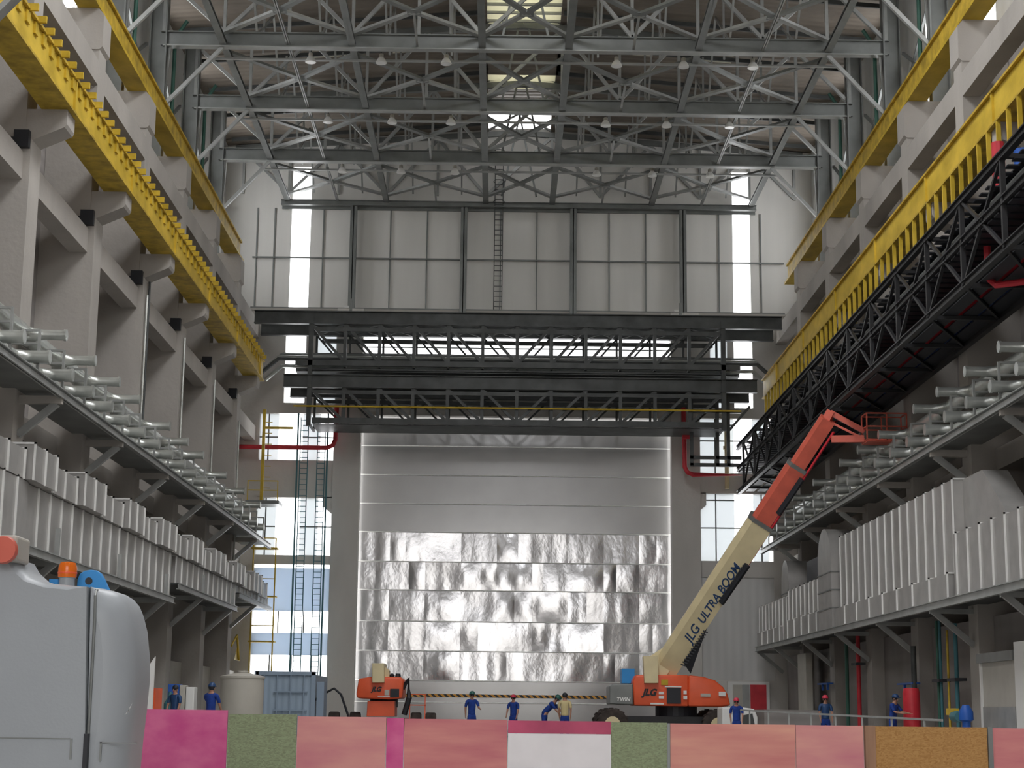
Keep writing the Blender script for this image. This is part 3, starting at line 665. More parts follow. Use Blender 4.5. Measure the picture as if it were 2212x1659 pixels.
# ------------------------------------------------------------------ right dark pipe gallery
t = thing('pipe_gallery', 'long dark steel truss gallery hanging under the right crane girder', 'pipe gallery', (13.2, 40, 12.8))
GZ0, GZ1, GX0, GX1 = 12.85, 15.3, 12.0, 14.1
for x in (GX0, GX1):
    for z in (GZ0, 14.1, GZ1):
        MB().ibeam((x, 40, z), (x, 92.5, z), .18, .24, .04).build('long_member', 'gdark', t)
y = 42.5; k = 0
while y < 92.6:
    f = MB()
    for x in (GX0, GX1): f.bar((x, y, GZ0), (x, y, GZ1), .13)
    for z in (GZ0, 14.1, GZ1): f.bar((GX0, y, z), (GX1, y, z), .12)
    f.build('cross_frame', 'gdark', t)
    if y+3.9 < 92.6:
        f = MB()
        f.bar((GX0, y, GZ0), (GX0, y+1.98, 14.1), .09).bar((GX0, y+1.98, 14.1), (GX0, y+3.97, GZ0), .09)
        f.bar((GX0, y, GZ1), (GX0, y+1.98, 14.1), .09).bar((GX0, y+1.98, 14.1), (GX0, y+3.97, GZ1), .09)
        f.bar((GX0, y, GZ0), (GX1, y+3.97, GZ0), .08).bar((GX1, y, 14.1), (GX0, y+3.97, 14.1), .08)
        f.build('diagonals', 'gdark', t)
    y += 3.975; k += 1
for i, (x, z) in enumerate(((12.4, 12.95), (13.0, 12.95), (13.55, 12.95), (12.15, 14.2), (12.75, 14.2), (13.35, 14.2))):
    MB().box(x, x+.45, 40, 92.3, z-.03, z).build('grating', 'black', t)
MB().box(12.6, 14.1, 40, 92.3, 15.24, 15.28).build('deck_plate', 'gdark', t)
y = 40.5; f = MB(); f3 = MB()
while y < 92: f.box(GX0, GX1, y, y+.42, 13.9, 13.95); f3.box(GX0+.3, GX1, y, y+.3, 15.2, 15.24); y += .62
f.build('tray_slats', 'black', t); f3.build('walkway_slats', 'black', t)
for i, (x, z, r, mt, nmx, ya, yb) in enumerate(((12.5, 13.2, .16, 'dark', 'dark', 40, 92), (13.15, 13.2, .14, 'red', 'red', 40, 84), (13.7, 13.25, .14, 'blue', 'blue', 40, 78), (12.5, 14.4, .14, 'dark', 'thin dark', 40, 92), (13.0, 14.4, .17, 'black', 'black', 40, 92), (13.6, 14.4, .15, 'black', 'black', 40, 92), (12.6, 14.9, .1, 'steel', 'thin grey', 40, 92), (13.3, 14.95, .14, 'black', 'thick black', 40, 92), (13.2, 15.6, .16, 'black', 'plain black', 40, 92), (13.75, 15.95, .2, 'black', 'wide black', 40, 92), (13.9, 14.7, .3, 'gdark', 'fat dark', 40, 92))):  # the two pipes on top are plain black
    tag(MB().tube([(x, ya, z), (x, yb, z)], r, 8).build('gallery_pipe', mt), '%s pipe lying lengthwise in the right gallery, %s' % (nmx, ['lower front', 'lower middle', 'lower rear', 'middle tier front', 'middle tier centre', 'middle tier rear', 'upper front', 'upper rear', 'on top in front', 'on top at the rear', 'rear against the columns'][i]), 'pipe', 'pipes of the right gallery')
MBt = MB()
pA = atX(2180, 520, 13.2)
tag(MB().tube([(13.0, pA.y, 14.9), (13.0, pA.y, 16.9)], .18, 10).build('fire_pipe', 'red'), 'upright red pipe at the near end of the right gallery', 'pipe')
tag(MB().tube([(13.6, pA.y-.3, 14.1), (13.6, pA.y-.3, 16.6)], .25, 10).build('water_pipe', 'blue'), 'upright blue pipe at the near end of the right gallery', 'pipe')
tag(MB().tube([(12.6, 46.2, 13.9), (12.6, 46.2, 13.0), (12.75, 46.0, 12.75), (14.3, 45.0, 12.75)], .1, 8).build('fire_pipe', 'red'), 'thin red pipe bending beneath the near end of the right gallery', 'pipe')
# yellow ladder tower and platform by the end of the left wall
t = thing('yellow_ladder_tower', 'yellow upright with rungs and a small railed landing at the left corner', 'ladder tower', (-13.6, 92.5, 11.8))
MB().bar((-13.75, 92.4, 12.1), (-13.75, 92.4, 17.1), .16).build('mast', 'yel', t)
MB().bar((-13.75, 92.4, 16.1), (-12.2, 92.4, 16.1), .12).build('arm', 'yel', t)
MB().box(-14.5, -12.7, 91.6, 93.2, 11.85, 12.05).build('landing', 'steel', t); MB().box(-16.21, -14.5, 92.2, 92.4, 11.88, 12.02).build('bracket', 'steel', t)
for i in range(7): MB().bar((-13.75, 92.4, 12.8+.6*i), (-13.3, 92.4, 12.8+.6*i), .04).build('rung', 'yel', t)
for x in (-14.4, -13.6, -12.8): MB().bar((x, 91.7, 12.05), (x, 91.7, 13.1), .05).build('rail_post', 'yel', t)
for z in (12.6, 13.1): MB().bar((-14.4, 91.7, z), (-12.8, 91.7, z), .05).build('handrail', 'yel', t)
t = thing('yellow_stair_tower', 'faint yellow scaffold stair before the lower left windows', 'scaffold', (-13.6, 93.6, 0))
for x in (-14.2, -13.0): MB().bar((x, 93.4, 0), (x, 93.4, 10.2), .07).build('upright', 'yel', t)
for z in (2.2, 4.6, 7.0, 9.6): MB().box(-14.3, -12.9, 93.2, 93.9, z, z+.08).build('landing', 'yeld', t)
for z in (5.5, 8.0, 10.2): MB().bar((-14.2, 93.4, z), (-13.0, 93.4, z), .05).build('handrail', 'yel', t)
# small walkway lights on the bridge ends
for s, x in ((-1, -9.1), (1, 8.8)):
    t = thing('floodlight_post', 'small floodlight on a stub post on the pipe bridge, %s' % SIDE[s], 'floodlight', (x, YB, 22.3), 'floodlights on the bridge')
    MB().bar((x, YB, 22.3), (x, YB, 23.0), .14).build('post', 'steel', t)
    MB().box(x-.35, x-.1, YB-.1, YB+.05, 22.5, 22.62).build('lamp_head', 'white', t)
# grey downpipes on left columns
for k, (px, z0, z1, mt) in enumerate(((4, 10, 16.5, 'pipe'), (3, 10, 17, 'dark'), (3, 10, 16.4, 'pipe'), (5, 10, 16.2, 'pipe'), (6, 8, 15.6, 'pipe'))):
    y = GY[px]+(.2 if k == 1 else -.15)
    tag(MB().tube([(-14.32, y, z0), (-14.32, y, z1)], .045, 8).build('downpipe', mt), '%s upright pipe on the face of the left column %s' % ('dark' if mt == 'dark' else 'pale', FAR[6-px]), 'pipe', 'pipes on the left columns')
# ------------------------------------------------------------------ boom lifts
def P2(px, py, Y): p = at(px, py, Y); return (p.x, p.z)
def wheel(parent, x, y, r, w, name='wheel'):
    m_ = MB().lathe((x, y, r), [(r*.55, -w/2), (r*.93, -w/2), (r, -w/2*.8), (r, w/2*.8), (r*.93, w/2), (r*.55, w/2)], 20, 'Y')
    for i in range(16):
        a = 2*PI*i/16; m_.bar((x+math.cos(a)*r, y-w/2, r+math.sin(a)*r), (x+math.cos(a+.15)*r, y+w/2, r+math.sin(a+.15)*r), .07, .05)
    o = m_.build(name, 'rub', parent)
    MB().lathe((x, y-w/2-.01, r), [(r*.5, 0), (r*.5, .04), (r*.2, .06)], 14, 'Y').build('hub', 'beige', o)
    return o
YL = 70
bl = thing('boom_lift', 'large orange boom lift with raised cream boom, right of the big door', 'boom lift', (6.5, 71, 0))
hood = [P2(x, y, YL) for x, y in ((1370, 1524), (1367, 1470), (1374, 1458), (1440, 1458), (1487, 1458), (1487, 1526))]
MB().prism(hood, 70, 72.3).build('engine_hood', 'org', bl, bevel=.06, smooth=True)
tail = [P2(x, y, YL) for x, y in ((1487, 1526), (1487, 1458), (1520, 1462), (1545, 1470), (1562, 1484), (1572, 1500), (1578, 1524), (1560, 1527))]
MB().prism(tail, 69.95, 72.3).build('counterweight', 'org', bl, bevel=.08, smooth=True)
MB().prism([P2(x, y, YL) for x, y in ((1317, 1521), (1317, 1482), (1324, 1478), (1368, 1477), (1368, 1522))], 70.1, 72.2).build('hydraulic_cover', 'steel', bl, bevel=.04)
MB().prism([P2(x, y, YL) for x, y in ((1347, 1475), (1347, 1443), (1375, 1443), (1375, 1475))], 71, 71.9).build('blue_box', 'lblue', bl)
def quadbar(pts, y0, y1): return MB().prism([P2(x, y, YL) for x, y in pts], y0, y1)
quadbar(((1391, 1476), (1388, 1418), (1420, 1416), (1421, 1476)), 69.7, 70.2).build('mast_plate', 'beige', bl, bevel=.02)
quadbar(((1420, 1460), (1405, 1418), (1440, 1395), (1470, 1420), (1442, 1458)), 70.2, 71.4).build('boom_pivot', 'beige', bl, bevel=.02)
# telescoping boom: local frame, three tapering box sections
bA = Vector((6.0, 70.5, 3.05)); bT = at(1788, 905, 64.5); dirb = (bT-bA); LB = dirb.length; dn = dirb.normalized()
sidev = Vector((0, -1, 0)) - dn*Vector((0, -1, 0)).dot(dn); sidev.normalize(); upb = dn.cross(sidev).normalized()
if upb.z < 0: upb = -upb
def boomsec(a, b, w, h, lift=0):
    # chamfered box section
    m_ = MB(); c = .22
    sec = [(-w/2, -h/2), (w/2, -h/2), (w/2, h/2-c*h), (w/2-c*w, h/2), (-w/2+c*w, h/2), (-w/2, h/2-c*h)]
    v = []
    for t_ in (a, b):
        for p, q in sec: v.append(bA+dn*(t_*LB)+sidev*p+upb*(q+lift))
    n = len(sec); return m_.raw(v, [list(range(n)), list(range(2*n-1, n-1, -1))]+[(i, (i+1) % n, (i+1) % n+n, i+n) for i in range(n)])
boomsec(-.02, .60, .75, 1.02).build('boom_base_section', 'beige', bl)
boomsec(.58, .82, .6, .82).build('boom_middle_section', 'bred', bl)
boomsec(.81, 1.0, .45, .62).build('boom_fly_section', 'bred', bl)
for a in (.60, .82): boomsec(a-.008, a+.004, .8 if a < .7 else .62, 1.06 if a < .7 else .84).build('boom_collar', 'steel', bl)
# black hose carrier beneath the boom
def onb(t_, off, side=.45): return bA+dn*(t_*LB)+upb*off+sidev*side
hc = MB()
hc.raw([onb(.03, -.95), onb(.16, -.60), onb(.20, -.5), onb(.05, -.45), onb(.03, -.95, .1), onb(.16, -.6, .1), onb(.20, -.5, .1), onb(.05, -.45, .1)], [(0,1,2,3),(4,5,6,7),(0,1,5,4),(1,2,6,5),(2,3,7,6),(3,0,4,7)])
for i in range(14):
    tt = .04+i*.011; hc.bar(onb(tt, -.42), onb(tt+.004, -.62), .05)
hc.build('hose_carrier', 'black', bl)
h2 = MB()
h2.bar(onb(.30, -.42), onb(.46, -.46), .14, .22)
for i in range(16):
    tt = .30+i*.01; h2.bar(onb(tt, -.30), onb(tt+.004, -.55), .05)
h2.build('hose_carrier', 'black', bl); MB().bar(onb(.66, -.38), onb(.80, -.40), .12, .2).build('hose_carrier', 'black', bl)
MB().bar(onb(.35, -.50, .30), onb(.98, -.44, .25), .07).build('telescoping_rail', 'red', bl)
# jib and basket
j0 = bT+Vector((0, 0, .05)); j1 = j0+Vector((1.35, -.2, -.55)); j2 = j0+Vector((.1, -.1, -.85)); j3 = j0+Vector((1.3, -.3, -.85))
MB().bar(bT-dn*.2, j0+Vector((.15, 0, .25)), .3).build('jib_knuckle', 'bred', bl)
MB().bar(j0+Vector((.1, 0, .2)), j1, .16, .2).build('jib_arm', 'bred', bl)
MB().bar(j0+Vector((.15, 0, -.2)), j1+Vector((0, 0, -.3)), .08).build('jib_link', 'bred', bl)
MB().bar(j2, j3, .26, .26).build('jib_cylinder', 'bred', bl)
bk = MB(); o_ = j3+Vector((.0, -.1, -.15))
for dx in (0, .75, 1.5):
    for dy in (-.45, .45): bk.bar(o_+Vector((dx, dy, 0)), o_+Vector((dx, dy, 1.05)), .045)
for dz in (.05, .55, 1.05):
    for dy in (-.45, .45): bk.bar(o_+Vector((0, dy, dz)), o_+Vector((1.5, dy, dz)), .045)
    for dx in (0, 1.5): bk.bar(o_+Vector((dx, -.45, dz)), o_+Vector((dx, .45, dz)), .045)
bk.box(o_.x, o_.x+1.5, o_.y-.45, o_.y+.45, o_.z-.03, o_.z+.02); bk.build('basket', 'bred', bl)
# chassis
MB().box(4.2, 7.8, 70.4, 72.2, .62, .95).build('chassis', 'gdark', bl)
MB().lathe((6.4, 71.2, .95), [(.85, 0), (.85, .42)], 24).build('slew_ring', 'black', bl)
for x in (3.7, 7.9):
    MB().box(x-.2, x+.2, 69.9, 72.8, .5, .75).build('axle', 'dark', bl)
    for y in (69.7, 72.9): wheel(bl, x, y, .62, .45)
MB().box(3.7, 5, 71, 71.6, .55, .8).box(7.0, 7.9, 71, 71.6, .55, .8).build('axle_arm', 'dark', bl)
MB().lathe((P2(1452, 1455, YL)[0], 70.5, P2(1452, 1457, YL)[1]), [(.09, 0), (.09, .14), (.05, .18)], 12).build('beacon', 'red', bl)
for (x0, y0, x1, y1, mt, nmx, yy) in ((1440, 1486, 1471, 1520, 'black', 'grille', 69.93), (1436, 1482, 1472, 1485, 'white', 'white_sticker', 69.96), (1423, 1494, 1434, 1500, 'white', 'sticker', 69.96), (1423, 1503, 1434, 1509, 'white', 'sticker', 69.96), (1476, 1492, 1483, 1500, 'white', 'sticker', 69.93), (1476, 1503, 1484, 1511, 'white', 'sticker', 69.93),
                                      (1405, 1518, 1434, 1522, 'white', 'sticker', 69.96), (1428, 1468, 1443, 1480, 'yel', 'yellow_sticker', 69.96), (1552, 1494, 1567, 1504, 'white', 'sticker', 69.88), (1513, 1498, 1534, 1505, 'tank', 'sticker', 69.9)):
    a = P2(x0, y0, YL); b = P2(x1, y1, YL); MB().box(a[0], b[0], yy, yy+.06, b[1], a[1]).build(nmx, mt, bl)
a = P2(1388, 1502, YL); text('JLG', .36, (a[0], 69.98, a[1]), (PI/2, 0, 0), 'black', bl, 'brand_lettering', .3)
a = P2(1332, 1514, YL); text('TWIN', .2, (a[0], 70.07, a[1]), (PI/2, 0, 0), 'white', bl, 'cover_lettering', .2)
# lettering along the boom
def boomtext(s_, t_, off, size):
    c = bpy.data.curves.new('boom_lettering', 'FONT'); c.body = s_; c.size = size; c.extrude = .004; c.shear = .25; c.offset = .008; c.materials.append(C_['hat_b'])
    o = text_mesh(c, 'boom_lettering'); o.parent = bl
    mt = Matrix((dn, upb, dn.cross(upb))).transposed().to_4x4(); p = onb(t_, off, 0)+sidev*(.385)
    if dn.cross(upb).dot(sidev) < 0: pass
    mt.translation = p-OFF[bl.name]; o.matrix_local = mt
boomtext('JLG', .12, -.3, .52); boomtext('ULTRA BOOM', .20, -.3, .46)
# the smaller lift
YS = 74
sl = thing('boom_lift', 'smaller red boom lift seen from its tail, left of the big door', 'boom lift', (-5.8, 75, 0))
MB().prism([P2(x, y, YS) for x, y in ((772, 1508), (769, 1500), (775, 1466), (800, 1462), (865, 1462), (872, 1470), (869, 1508), (840, 1511))], 74, 76.4).build('engine_hood', 'org', sl, bevel=.07, smooth=True)
MB().prism([P2(x, y, YS) for x, y in ((805, 1475), (805, 1433), (831, 1433), (831, 1475))], 73.7, 75.6).build('mast', 'beige', sl, bevel=.03)
MB().prism([P2(x, y, YS) for x, y in ((831, 1462), (831, 1440), (840, 1448), (840, 1462))], 74.2, 75).build('mast_side', 'beige', sl)
MB().prism([P2(x, y, YS) for x, y in ((791, 1548), (793, 1514), (852, 1514), (852, 1548))], 74.2, 76).build('chassis', 'org', sl, bevel=.03)
a = P2(791, 1516, YS); MB().box(-7.3, -4.2, 74.6, 75.4, .5, .75).build('axle', 'dark', sl)
MB().lathe((-5.75, 75.2, 1.2), [(.6, 0), (.6, .35)], 20).build('slew_ring', 'black', sl)
for x in (-7.85, -6.95, -4.35, -3.72): wheel_o = MB().lathe((x, 75, .5), [(.3, -.22), (.46, -.22), (.5, -.16), (.5, .16), (.46, .22), (.3, .22)], 18, 'X').build('wheel', 'rub', sl)
MB().box(-8.0, -3.6, 74.95, 75.1, .45, .6).build('axle_beam', 'dark', sl)
a = P2(843, 1488, YS); b = P2(862, 1506, YS); MB().box(a[0], b[0], 73.95, 74.02, b[1], a[1]).build('grille', 'black', sl)
a = P2(831, 1490, YS); b = P2(841, 1502, YS); MB().box(a[0], b[0], 73.96, 74.02, b[1], a[1]).build('sticker', 'tank', sl)
a = P2(816, 1503, YS); b = P2(842, 1505, YS); MB().box(a[0], b[0], 73.96, 74.02, b[1], a[1]).build('sticker', 'white', sl)
a = P2(803, 1492, YS); text('JLG', .26, (a[0], 73.97, a[1]-.02), (PI/2, 0, 0), 'black', sl, 'brand_lettering', .3)
f = MB(); x0 = P2(868, 1505, YS)[0]
f.tube([(x0, 74.3, 2.0), (x0+.25, 74.2, 2.35), (x0+.3, 74.2, 1.6), (x0+.1, 74.3, .9)], .12, 6); f.build('hose_loop', 'black', sl)
f = MB()
for x in (-4.6, -3.95): f.bar((x, 74.4, .6), (x, 74.4, 1.75), .04)
for z in (1.3, 1.75): f.bar((-4.7, 74.4, z), (-3.9, 74.4, z), .04)
f.build('basket_rail', 'org', sl)
MB().lathe((P2(845, 1460, YS)[0], 74.6, 2.42), [(.1, 0), (.12, .12), (.04, .2)], 10).lathe((P2(858, 1460, YS)[0], 74.6, 2.42), [(.14, 0), (.1, .2)], 10).build('filter', 'black', sl)
tag(MB().tube([(-9.3, 73.5, .9), (-8.2, 73.5, 1.7), (-7.75, 73.5, 1.95), (-7.45, 73.5, 1.7), (-7.15, 73.5, .9), (-6.9, 73.5, .1)], .05, 8).build('black_hose', 'black'), 'black hose arching beside the smaller red lift', 'hose')
# ------------------------------------------------------------------ tank, container and left clutter
t = thing('water_tank', 'cream plastic water tank with low conical lid by the left columns', 'tank', (-9.75, 60.8, 0))
MB().lathe((-9.75, 60.8, 0), [(.72, 0), (.75, .1), (.75, 2.08), (.78, 2.1), (.78, 2.16), (.6, 2.2), (.15, 2.3), (.1, 2.34)], 28).build('tank_body', 'tank', t, smooth=True)
MB().lathe((-9.75, 60.8, 2.3), [(.2, 0), (.2, .06)], 14).build('cap', 'tank', t)
t = thing('shipping_container', 'pale blue shipping container behind the cream tank', 'container', (-9.6, 73.5, 0))
MB().box(-10.8, -8.5, 72.1, 78.2, .15, 2.5).build('body', 'cont', t)
f = MB()
for x in (-10.85, -8.5): f.box(x-.06, x+.12, 72, 72.14, 0, 2.6)
for z in (.05, 2.45): f.box(-10.85, -8.4, 72, 72.14, z, z+.15)
f.build('frame', 'contf', t)
for x in (-10.5, -9.95, -9.4, -8.85): MB().bar((x, 71.98, .2), (x, 71.98, 2.45), .04).build('lock_rod', 'contf', t)
for z in (1.0, 1.75): MB().box(-10.1, -8.7, 71.98, 72.05, z, z+.05).build('door_rail', 'contf', t)
tag(MB().box(-8.35, -8.05, 72.3, 73.4, 0, 2.2).build('blue_locker', 'contf'), 'narrow blue-grey locker against the shipping container', 'locker')
# ground level lean-to rooms under the left shelf
wl = MB()
for k in range(1, 7): wl.box(-16.2, -15.2, GY[k]+.56, (GY[k+1]-.56), 0, 3.1)
struct(wl.build('wall_left_lower', 'tank'))
for i, (px0, px1, py0, py1, mt, lab, cat, nm) in enumerate(((363, 385, 1478, 1536, 'blue', 'blue equipment cabinet against the left columns', 'cabinet', 'cabinet'), (388, 398, 1480, 1536, 'tank', 'cream slim cabinet beside the blue cabinet on the left', 'cabinet', 'cabinet'), (402, 418, 1484, 1537, 'white', 'white cabinet standing left of the tank', 'cabinet', 'cabinet'))):
    Y = 60; a = at(px0, py0, Y); b = at(px1, py1, Y)
    q = thing(nm, lab, cat, (a.x, Y, 0)); MB().box(a.x, b.x, Y, Y+.6, 0, a.z).build('body', mt, q, bevel=.02); MB().box(a.x+.04, b.x-.04, Y-.02, Y, .1, a.z-.1).build('door_leaf', mt, q)
a = at(365, 1473, 59.5)
tag(MB().lathe((a.x+.1, 59.3, 0), [(.16, 0), (.2, .3), (.2, 1.2), (.08, 1.4), (.05, 1.6)], 12).build('gas_cylinder', 'teal'), 'dark blue-green gas cylinder before the blue cabinet', 'gas cylinder')
# orange-brown screen & white sheet just right of the machine
a = at(330, 1480, 50); tag(MB().box(a.x+.02, a.x+.09, 50, 51, 0, 1.6).build('orange_screen', 'org'), 'orange board edge beside the grey machine', 'board')
tag(MB().prism([(P2(318, 1540, 49)[0], 0), P2(320, 1440, 49), P2(335, 1418, 49), P2(330, 1500, 49), (P2(328, 1540, 49)[0], 0)], 49, 49.1).build('white_sheet', 'white'), 'white sheet hanging beside the grey machine', 'sheet')
tag(MB().tube([atX(500, 1395, -13.9), atX(512, 1372, -13.9), atX(516, 1425, -13.9)], .05, 6).raw([atX(506, 1425, -13.95), atX(516, 1380, -13.95), atX(518, 1428, -13.95)], [(0, 1, 2)]).build('yellow_guard', 'yel'), 'yellow triangular guard on the lower left wall', 'guard')
# ------------------------------------------------------------------ right ground level
wl = MB()
for k in range(7): wl.box(14.9, 16.2, GY[k]+.56, (GY[k+1]-.56), 0, 4.2)
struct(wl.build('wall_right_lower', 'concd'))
# red leaf door in white frame on the end wall
a = at(1572, 1472, 95); b = at(1663, 1556, 95)
d2 = struct(MB().box(a.x, b.x, 94.9, 95.1, 0, a.z).build('door_2', 'white'))
c1, c2 = at(1620, 1479, 95), at(1655, 1527, 95); MB().box(c1.x, c2.x, 94.82, 94.9, .5, c1.z).build('door_leaf', 'red', d2, )
c1, c2 = at(1582, 1479, 95), at(1603, 1527, 95); MB().box(c1.x, c2.x, 94.85, 94.9, .4, c1.z).build('side_panel', 'tank', d2)
c1, c2 = at(1603, 1479, 95), at(1619, 1527, 95); MB().box(c1.x, c2.x, 94.86, 94.9, .4, c1.z).build('mid_panel', 'steell', d2)
# door in the right foreground
XD = 14.2; a = atX(2122, 1412, XD); b = atX(2200, 1412, XD)
d3 = bpy.data.objects.new('door_3', None); COL.objects.link(d3); d3['kind'] = 'structure'; d3.location = (XD, b.y, 0); OFF['door_3'] = Vector((XD, b.y, 0))
za = a.z
MB().box(XD-.05, XD+.7, b.y, a.y, 0, za-.3).build('door_leaf', 'tank', d3)
MB().box(XD-.1, XD-.05, b.y+.2, a.y-.2, .25, 1.35).build('lower_panel', 'steell', d3)
MB().box(XD-.12, XD+.7, a.y-.12, a.y, 0, za).build('door_frame', 'white', d3)
MB().box(XD-.2, XD+.7, b.y, a.y, za-.3, za-.02).build('roller_box', 'steel', d3)
MB().box(XD-.15, XD+.8, b.y-1.6, b.y-.05, 0, za+.2).build('white_jamb', 'white', d3)
def rp(px, y0, y1, X, r, mt, lab, nm='wall_pipe', valve=None):
    a = atX(px, y1, X); z0 = max(0, a.z); zt = atX(px, y0, X).z
    q = thing(nm, lab, 'pipe', (X, a.y, 0)); MB().tube([(X, a.y, 0), (X, a.y, zt)], r, 10).build('pipe_run', mt, q, smooth=True)
    if valve:
        zv = atX(px, valve, X).z; MB().box(X-.2, X+.2, a.y-.5, a.y+.5, zv-.05, zv+.05).build('valve', 'black', q)
    return q
rp(1857, 1365, 1540, 14.1, .09, 'red', 'red upright pipe with black valve under the right shelf', valve=1434)
rp(2036, 1340, 1550, 14.1, .05, 'teal', 'green upright pipe under the right shelf, before the pump', valve=1470)
rp(2030, 1340, 1550, 14.1, .05, 'green', 'dark green upright pipe twinned with the green one')
rp(2070, 1345, 1550, 14.1, .07, 'teal', 'dark blue upright pipe rising from the blue pump', valve=1468)
rp(1975, 1395, 1480, 14.1, .1, 'dark', 'dark drop pipe above the red cylinder rack')
rp(1832, 1380, 1545, 14.1, .08, 'green', 'green pipe between columns behind the red pipe')
rp(2052, 1360, 1550, 14.1, .04, 'yeld', 'thin yellow pipe between the green and blue pipes')
a = atX(1968, 1487, 13.6)
tag(MB().lathe((13.6, a.y, 0), [(.28, 0), (.3, .1), (.3, a.z-.15), (.26, a.z), (.05, a.z+.02)], 18).build('red_cylinder', 'red', smooth=True), 'tall red cylinder standing by the right columns', 'cylinder')
a = atX(2086, 1520, 13.4)
t = thing('water_pump', 'blue pump with yellow valve by the right wall pipes', 'pump', (13.4, a.y, 0))
MB().lathe((13.4, a.y, 0), [(.2, 0), (.2, .05), (.13, .08), (.13, .9), (.22, .95), (.22, 1.2), (.1, 1.4)], 14).build('pump_column', 'blue', t, smooth=True)
MB().lathe((13.2, a.y+.3, 1.05), [(.15, -.3), (.18, 0), (.15, .4)], 12, 'Y').build('pump_motor', 'teal', t, smooth=True)
MB().box(13.2, 13.4, a.y+.8, a.y+1.6, 1.1, 1.3).build('yellow_valve', 'yel', t)
for i, px in enumerate((1785, 1965)):
    a = atX(px, 1477, 14.2)
    tag(MB().box(14.0, 14.3, a.y-1.2, a.y+1.2, a.z-.03, a.z+.03).box(14.05, 14.15, a.y-.9, a.y-.8, a.z-.3, a.z).box(14.05, 14.15, a.y+.3, a.y+.4, a.z-.3, a.z).build('wall_bracket', 'blue'), 'blue wall bracket with hooks under the right shelf, %s' % ['behind the red pipe', 'above the red cylinder'][i], 'bracket', 'blue wall brackets')
a = atX(1708, 1400, 14.0); b = atX(1722, 1400, 14)
tag(MB().box(13.9, 14.2, 83.5, 85.8, 0, 4.0).build('white_door_panel', 'tank'), 'pale panel standing between the far right columns', 'panel')
# post and rail barrier on the right, beyond the boards
t = thing('guard_rail', 'thin metal guard rail running beyond the boards on the right', 'guard rail', (9, 50, 0))
g0 = at(1600, 1534, 58); g1 = at(2035, 1556, 40)
MB().bar((g0.x, 58, g0.z), (g1.x, 40, g1.z), .05).build('handrail', 'steell', t)
for i in range(8):
    u = (i+.5)/8; p = Vector((g0.x, 58, g0.z)).lerp(Vector((g1.x, 40, g1.z)), u); MB().bar((p.x, p.y, 0), p, .045).build('rail_post', 'steell', t)
# white pickup roof half hidden behind the boards
t = thing('white_cart', 'low white machine with arched side behind the rightmost lift wheels', 'cart', (8.9, 66, 0))
MB().prism([P2(x, y, 66) for x, y in ((1560, 1545), (1560, 1528), (1600, 1527), (1630, 1532), (1637, 1550), (1637, 1575), (1560, 1575))], 66, 67.5).build('body', 'white', t, bevel=.05)
MB().prism([P2(x, y, 66) for x, y in ((1604, 1575), (1605, 1545), (1625, 1541), (1632, 1575))], 65.95, 66.02).build('arch', 'dark', t)
for x in (8.3, 9.4): MB().lathe((x, 66.1, .25), [(.25, -.1), (.25, .1)], 14, 'Y').build('wheel', 'rub', t)
# earth coloured stack behind
tag(MB().box(9.5, 12.2, 68, 70.5, 0, 1.25).build('timber_stack', 'yeld' if False else 'concd'), 'brown stack of material behind the guard rail', 'stack')
# ------------------------------------------------------------------ board fence in the foreground
YF = 15.0
C_['pk1'] = mat('magenta_board', (.78, .09, .33), .8, noise=(3, .2, (1, 1, 1.5)), wear=(.80, .20, .38))
C_['pk2'] = mat('pink_board', (.78, .27, .33), .8, noise=(2.2, .2, (.5, 1, 2)), wear=(.80, .40, .34))
C_['pk3'] = mat('rose_board', (.70, .20, .25), .8, noise=(2.5, .18, (.5, 1, 3)), wear=(.74, .31, .28))
C_['pk4'] = mat('salmon_board', (.78, .28, .27), .8, noise=(2.2, .18, (.4, 1, 3)), wear=(.80, .40, .31))
C_['wht'] = mat('whitewashed_board', (.88, .85, .87), .7, noise=(3, .05)) 
C_['crim'] = mat('crimson_board', (.52, .09, .17), .75, noise=(3, .2))
C_['osbg'] = osb_mat('green_chipboard', (.31, .37, .22), (.22, .25, .15), 22)
C_['osbo'] = osb_mat('orange_chipboard', (.50, .28, .10), (.38, .19, .06), 22)
C_['wood'] = mat('wood_post', (.33, .19, .12), .8, noise=(6, .3, (1, 1, .2)))
def fx(px): return at(px, 1560, YF).x
boards = [(-80, 492, 'pk1', 'magenta board nearest the grey machine', 1.0), (492, 642, 'osbg', 'green chipboard sheet between magenta and pink boards', .97), (642, 835, 'pk2', 'pink board right of the first green sheet', .955), (835, 873, 'pk1', 'narrow bright magenta strip of board', .95),
          (873, 1097, 'pk3', 'dull rose board left of the white board', .945), (1320, 1442, 'osbg', 'green chipboard sheet right of the white board', .935), (1447, 1718, 'pk4', 'wide salmon board right of the second green sheet', .93),
          (1718, 1865, 'pk2', 'pink board left of the wooden post', .928), (1890, 2132, 'osbo', 'orange-brown chipboard sheet', .925), (2142, 2400, 'pk3', 'rose board at the right edge', .92)]
for i, (a, b, mt, lab, zt) in enumerate(boards):
    tag(MB().box(fx(a)+.003, fx(b)-.003, YF, YF+.02, 0, zt).build('fence_board', mt), lab+' in the foreground fence', 'fence board', 'boards of the foreground fence')
t = tag(MB().box(fx(1097)+.003, fx(1320)-.003, YF, YF+.02, 0, .832).build('fence_board', 'wht'), 'white board in the middle of the foreground fence', 'fence board', 'boards of the foreground fence')
tag(MB().box(fx(1097)+.003, fx(1320)-.003, YF, YF+.02, .834, .94).build('fence_board', 'crim'), 'crimson strip above the white board in the foreground fence', 'fence board', 'boards of the foreground fence')
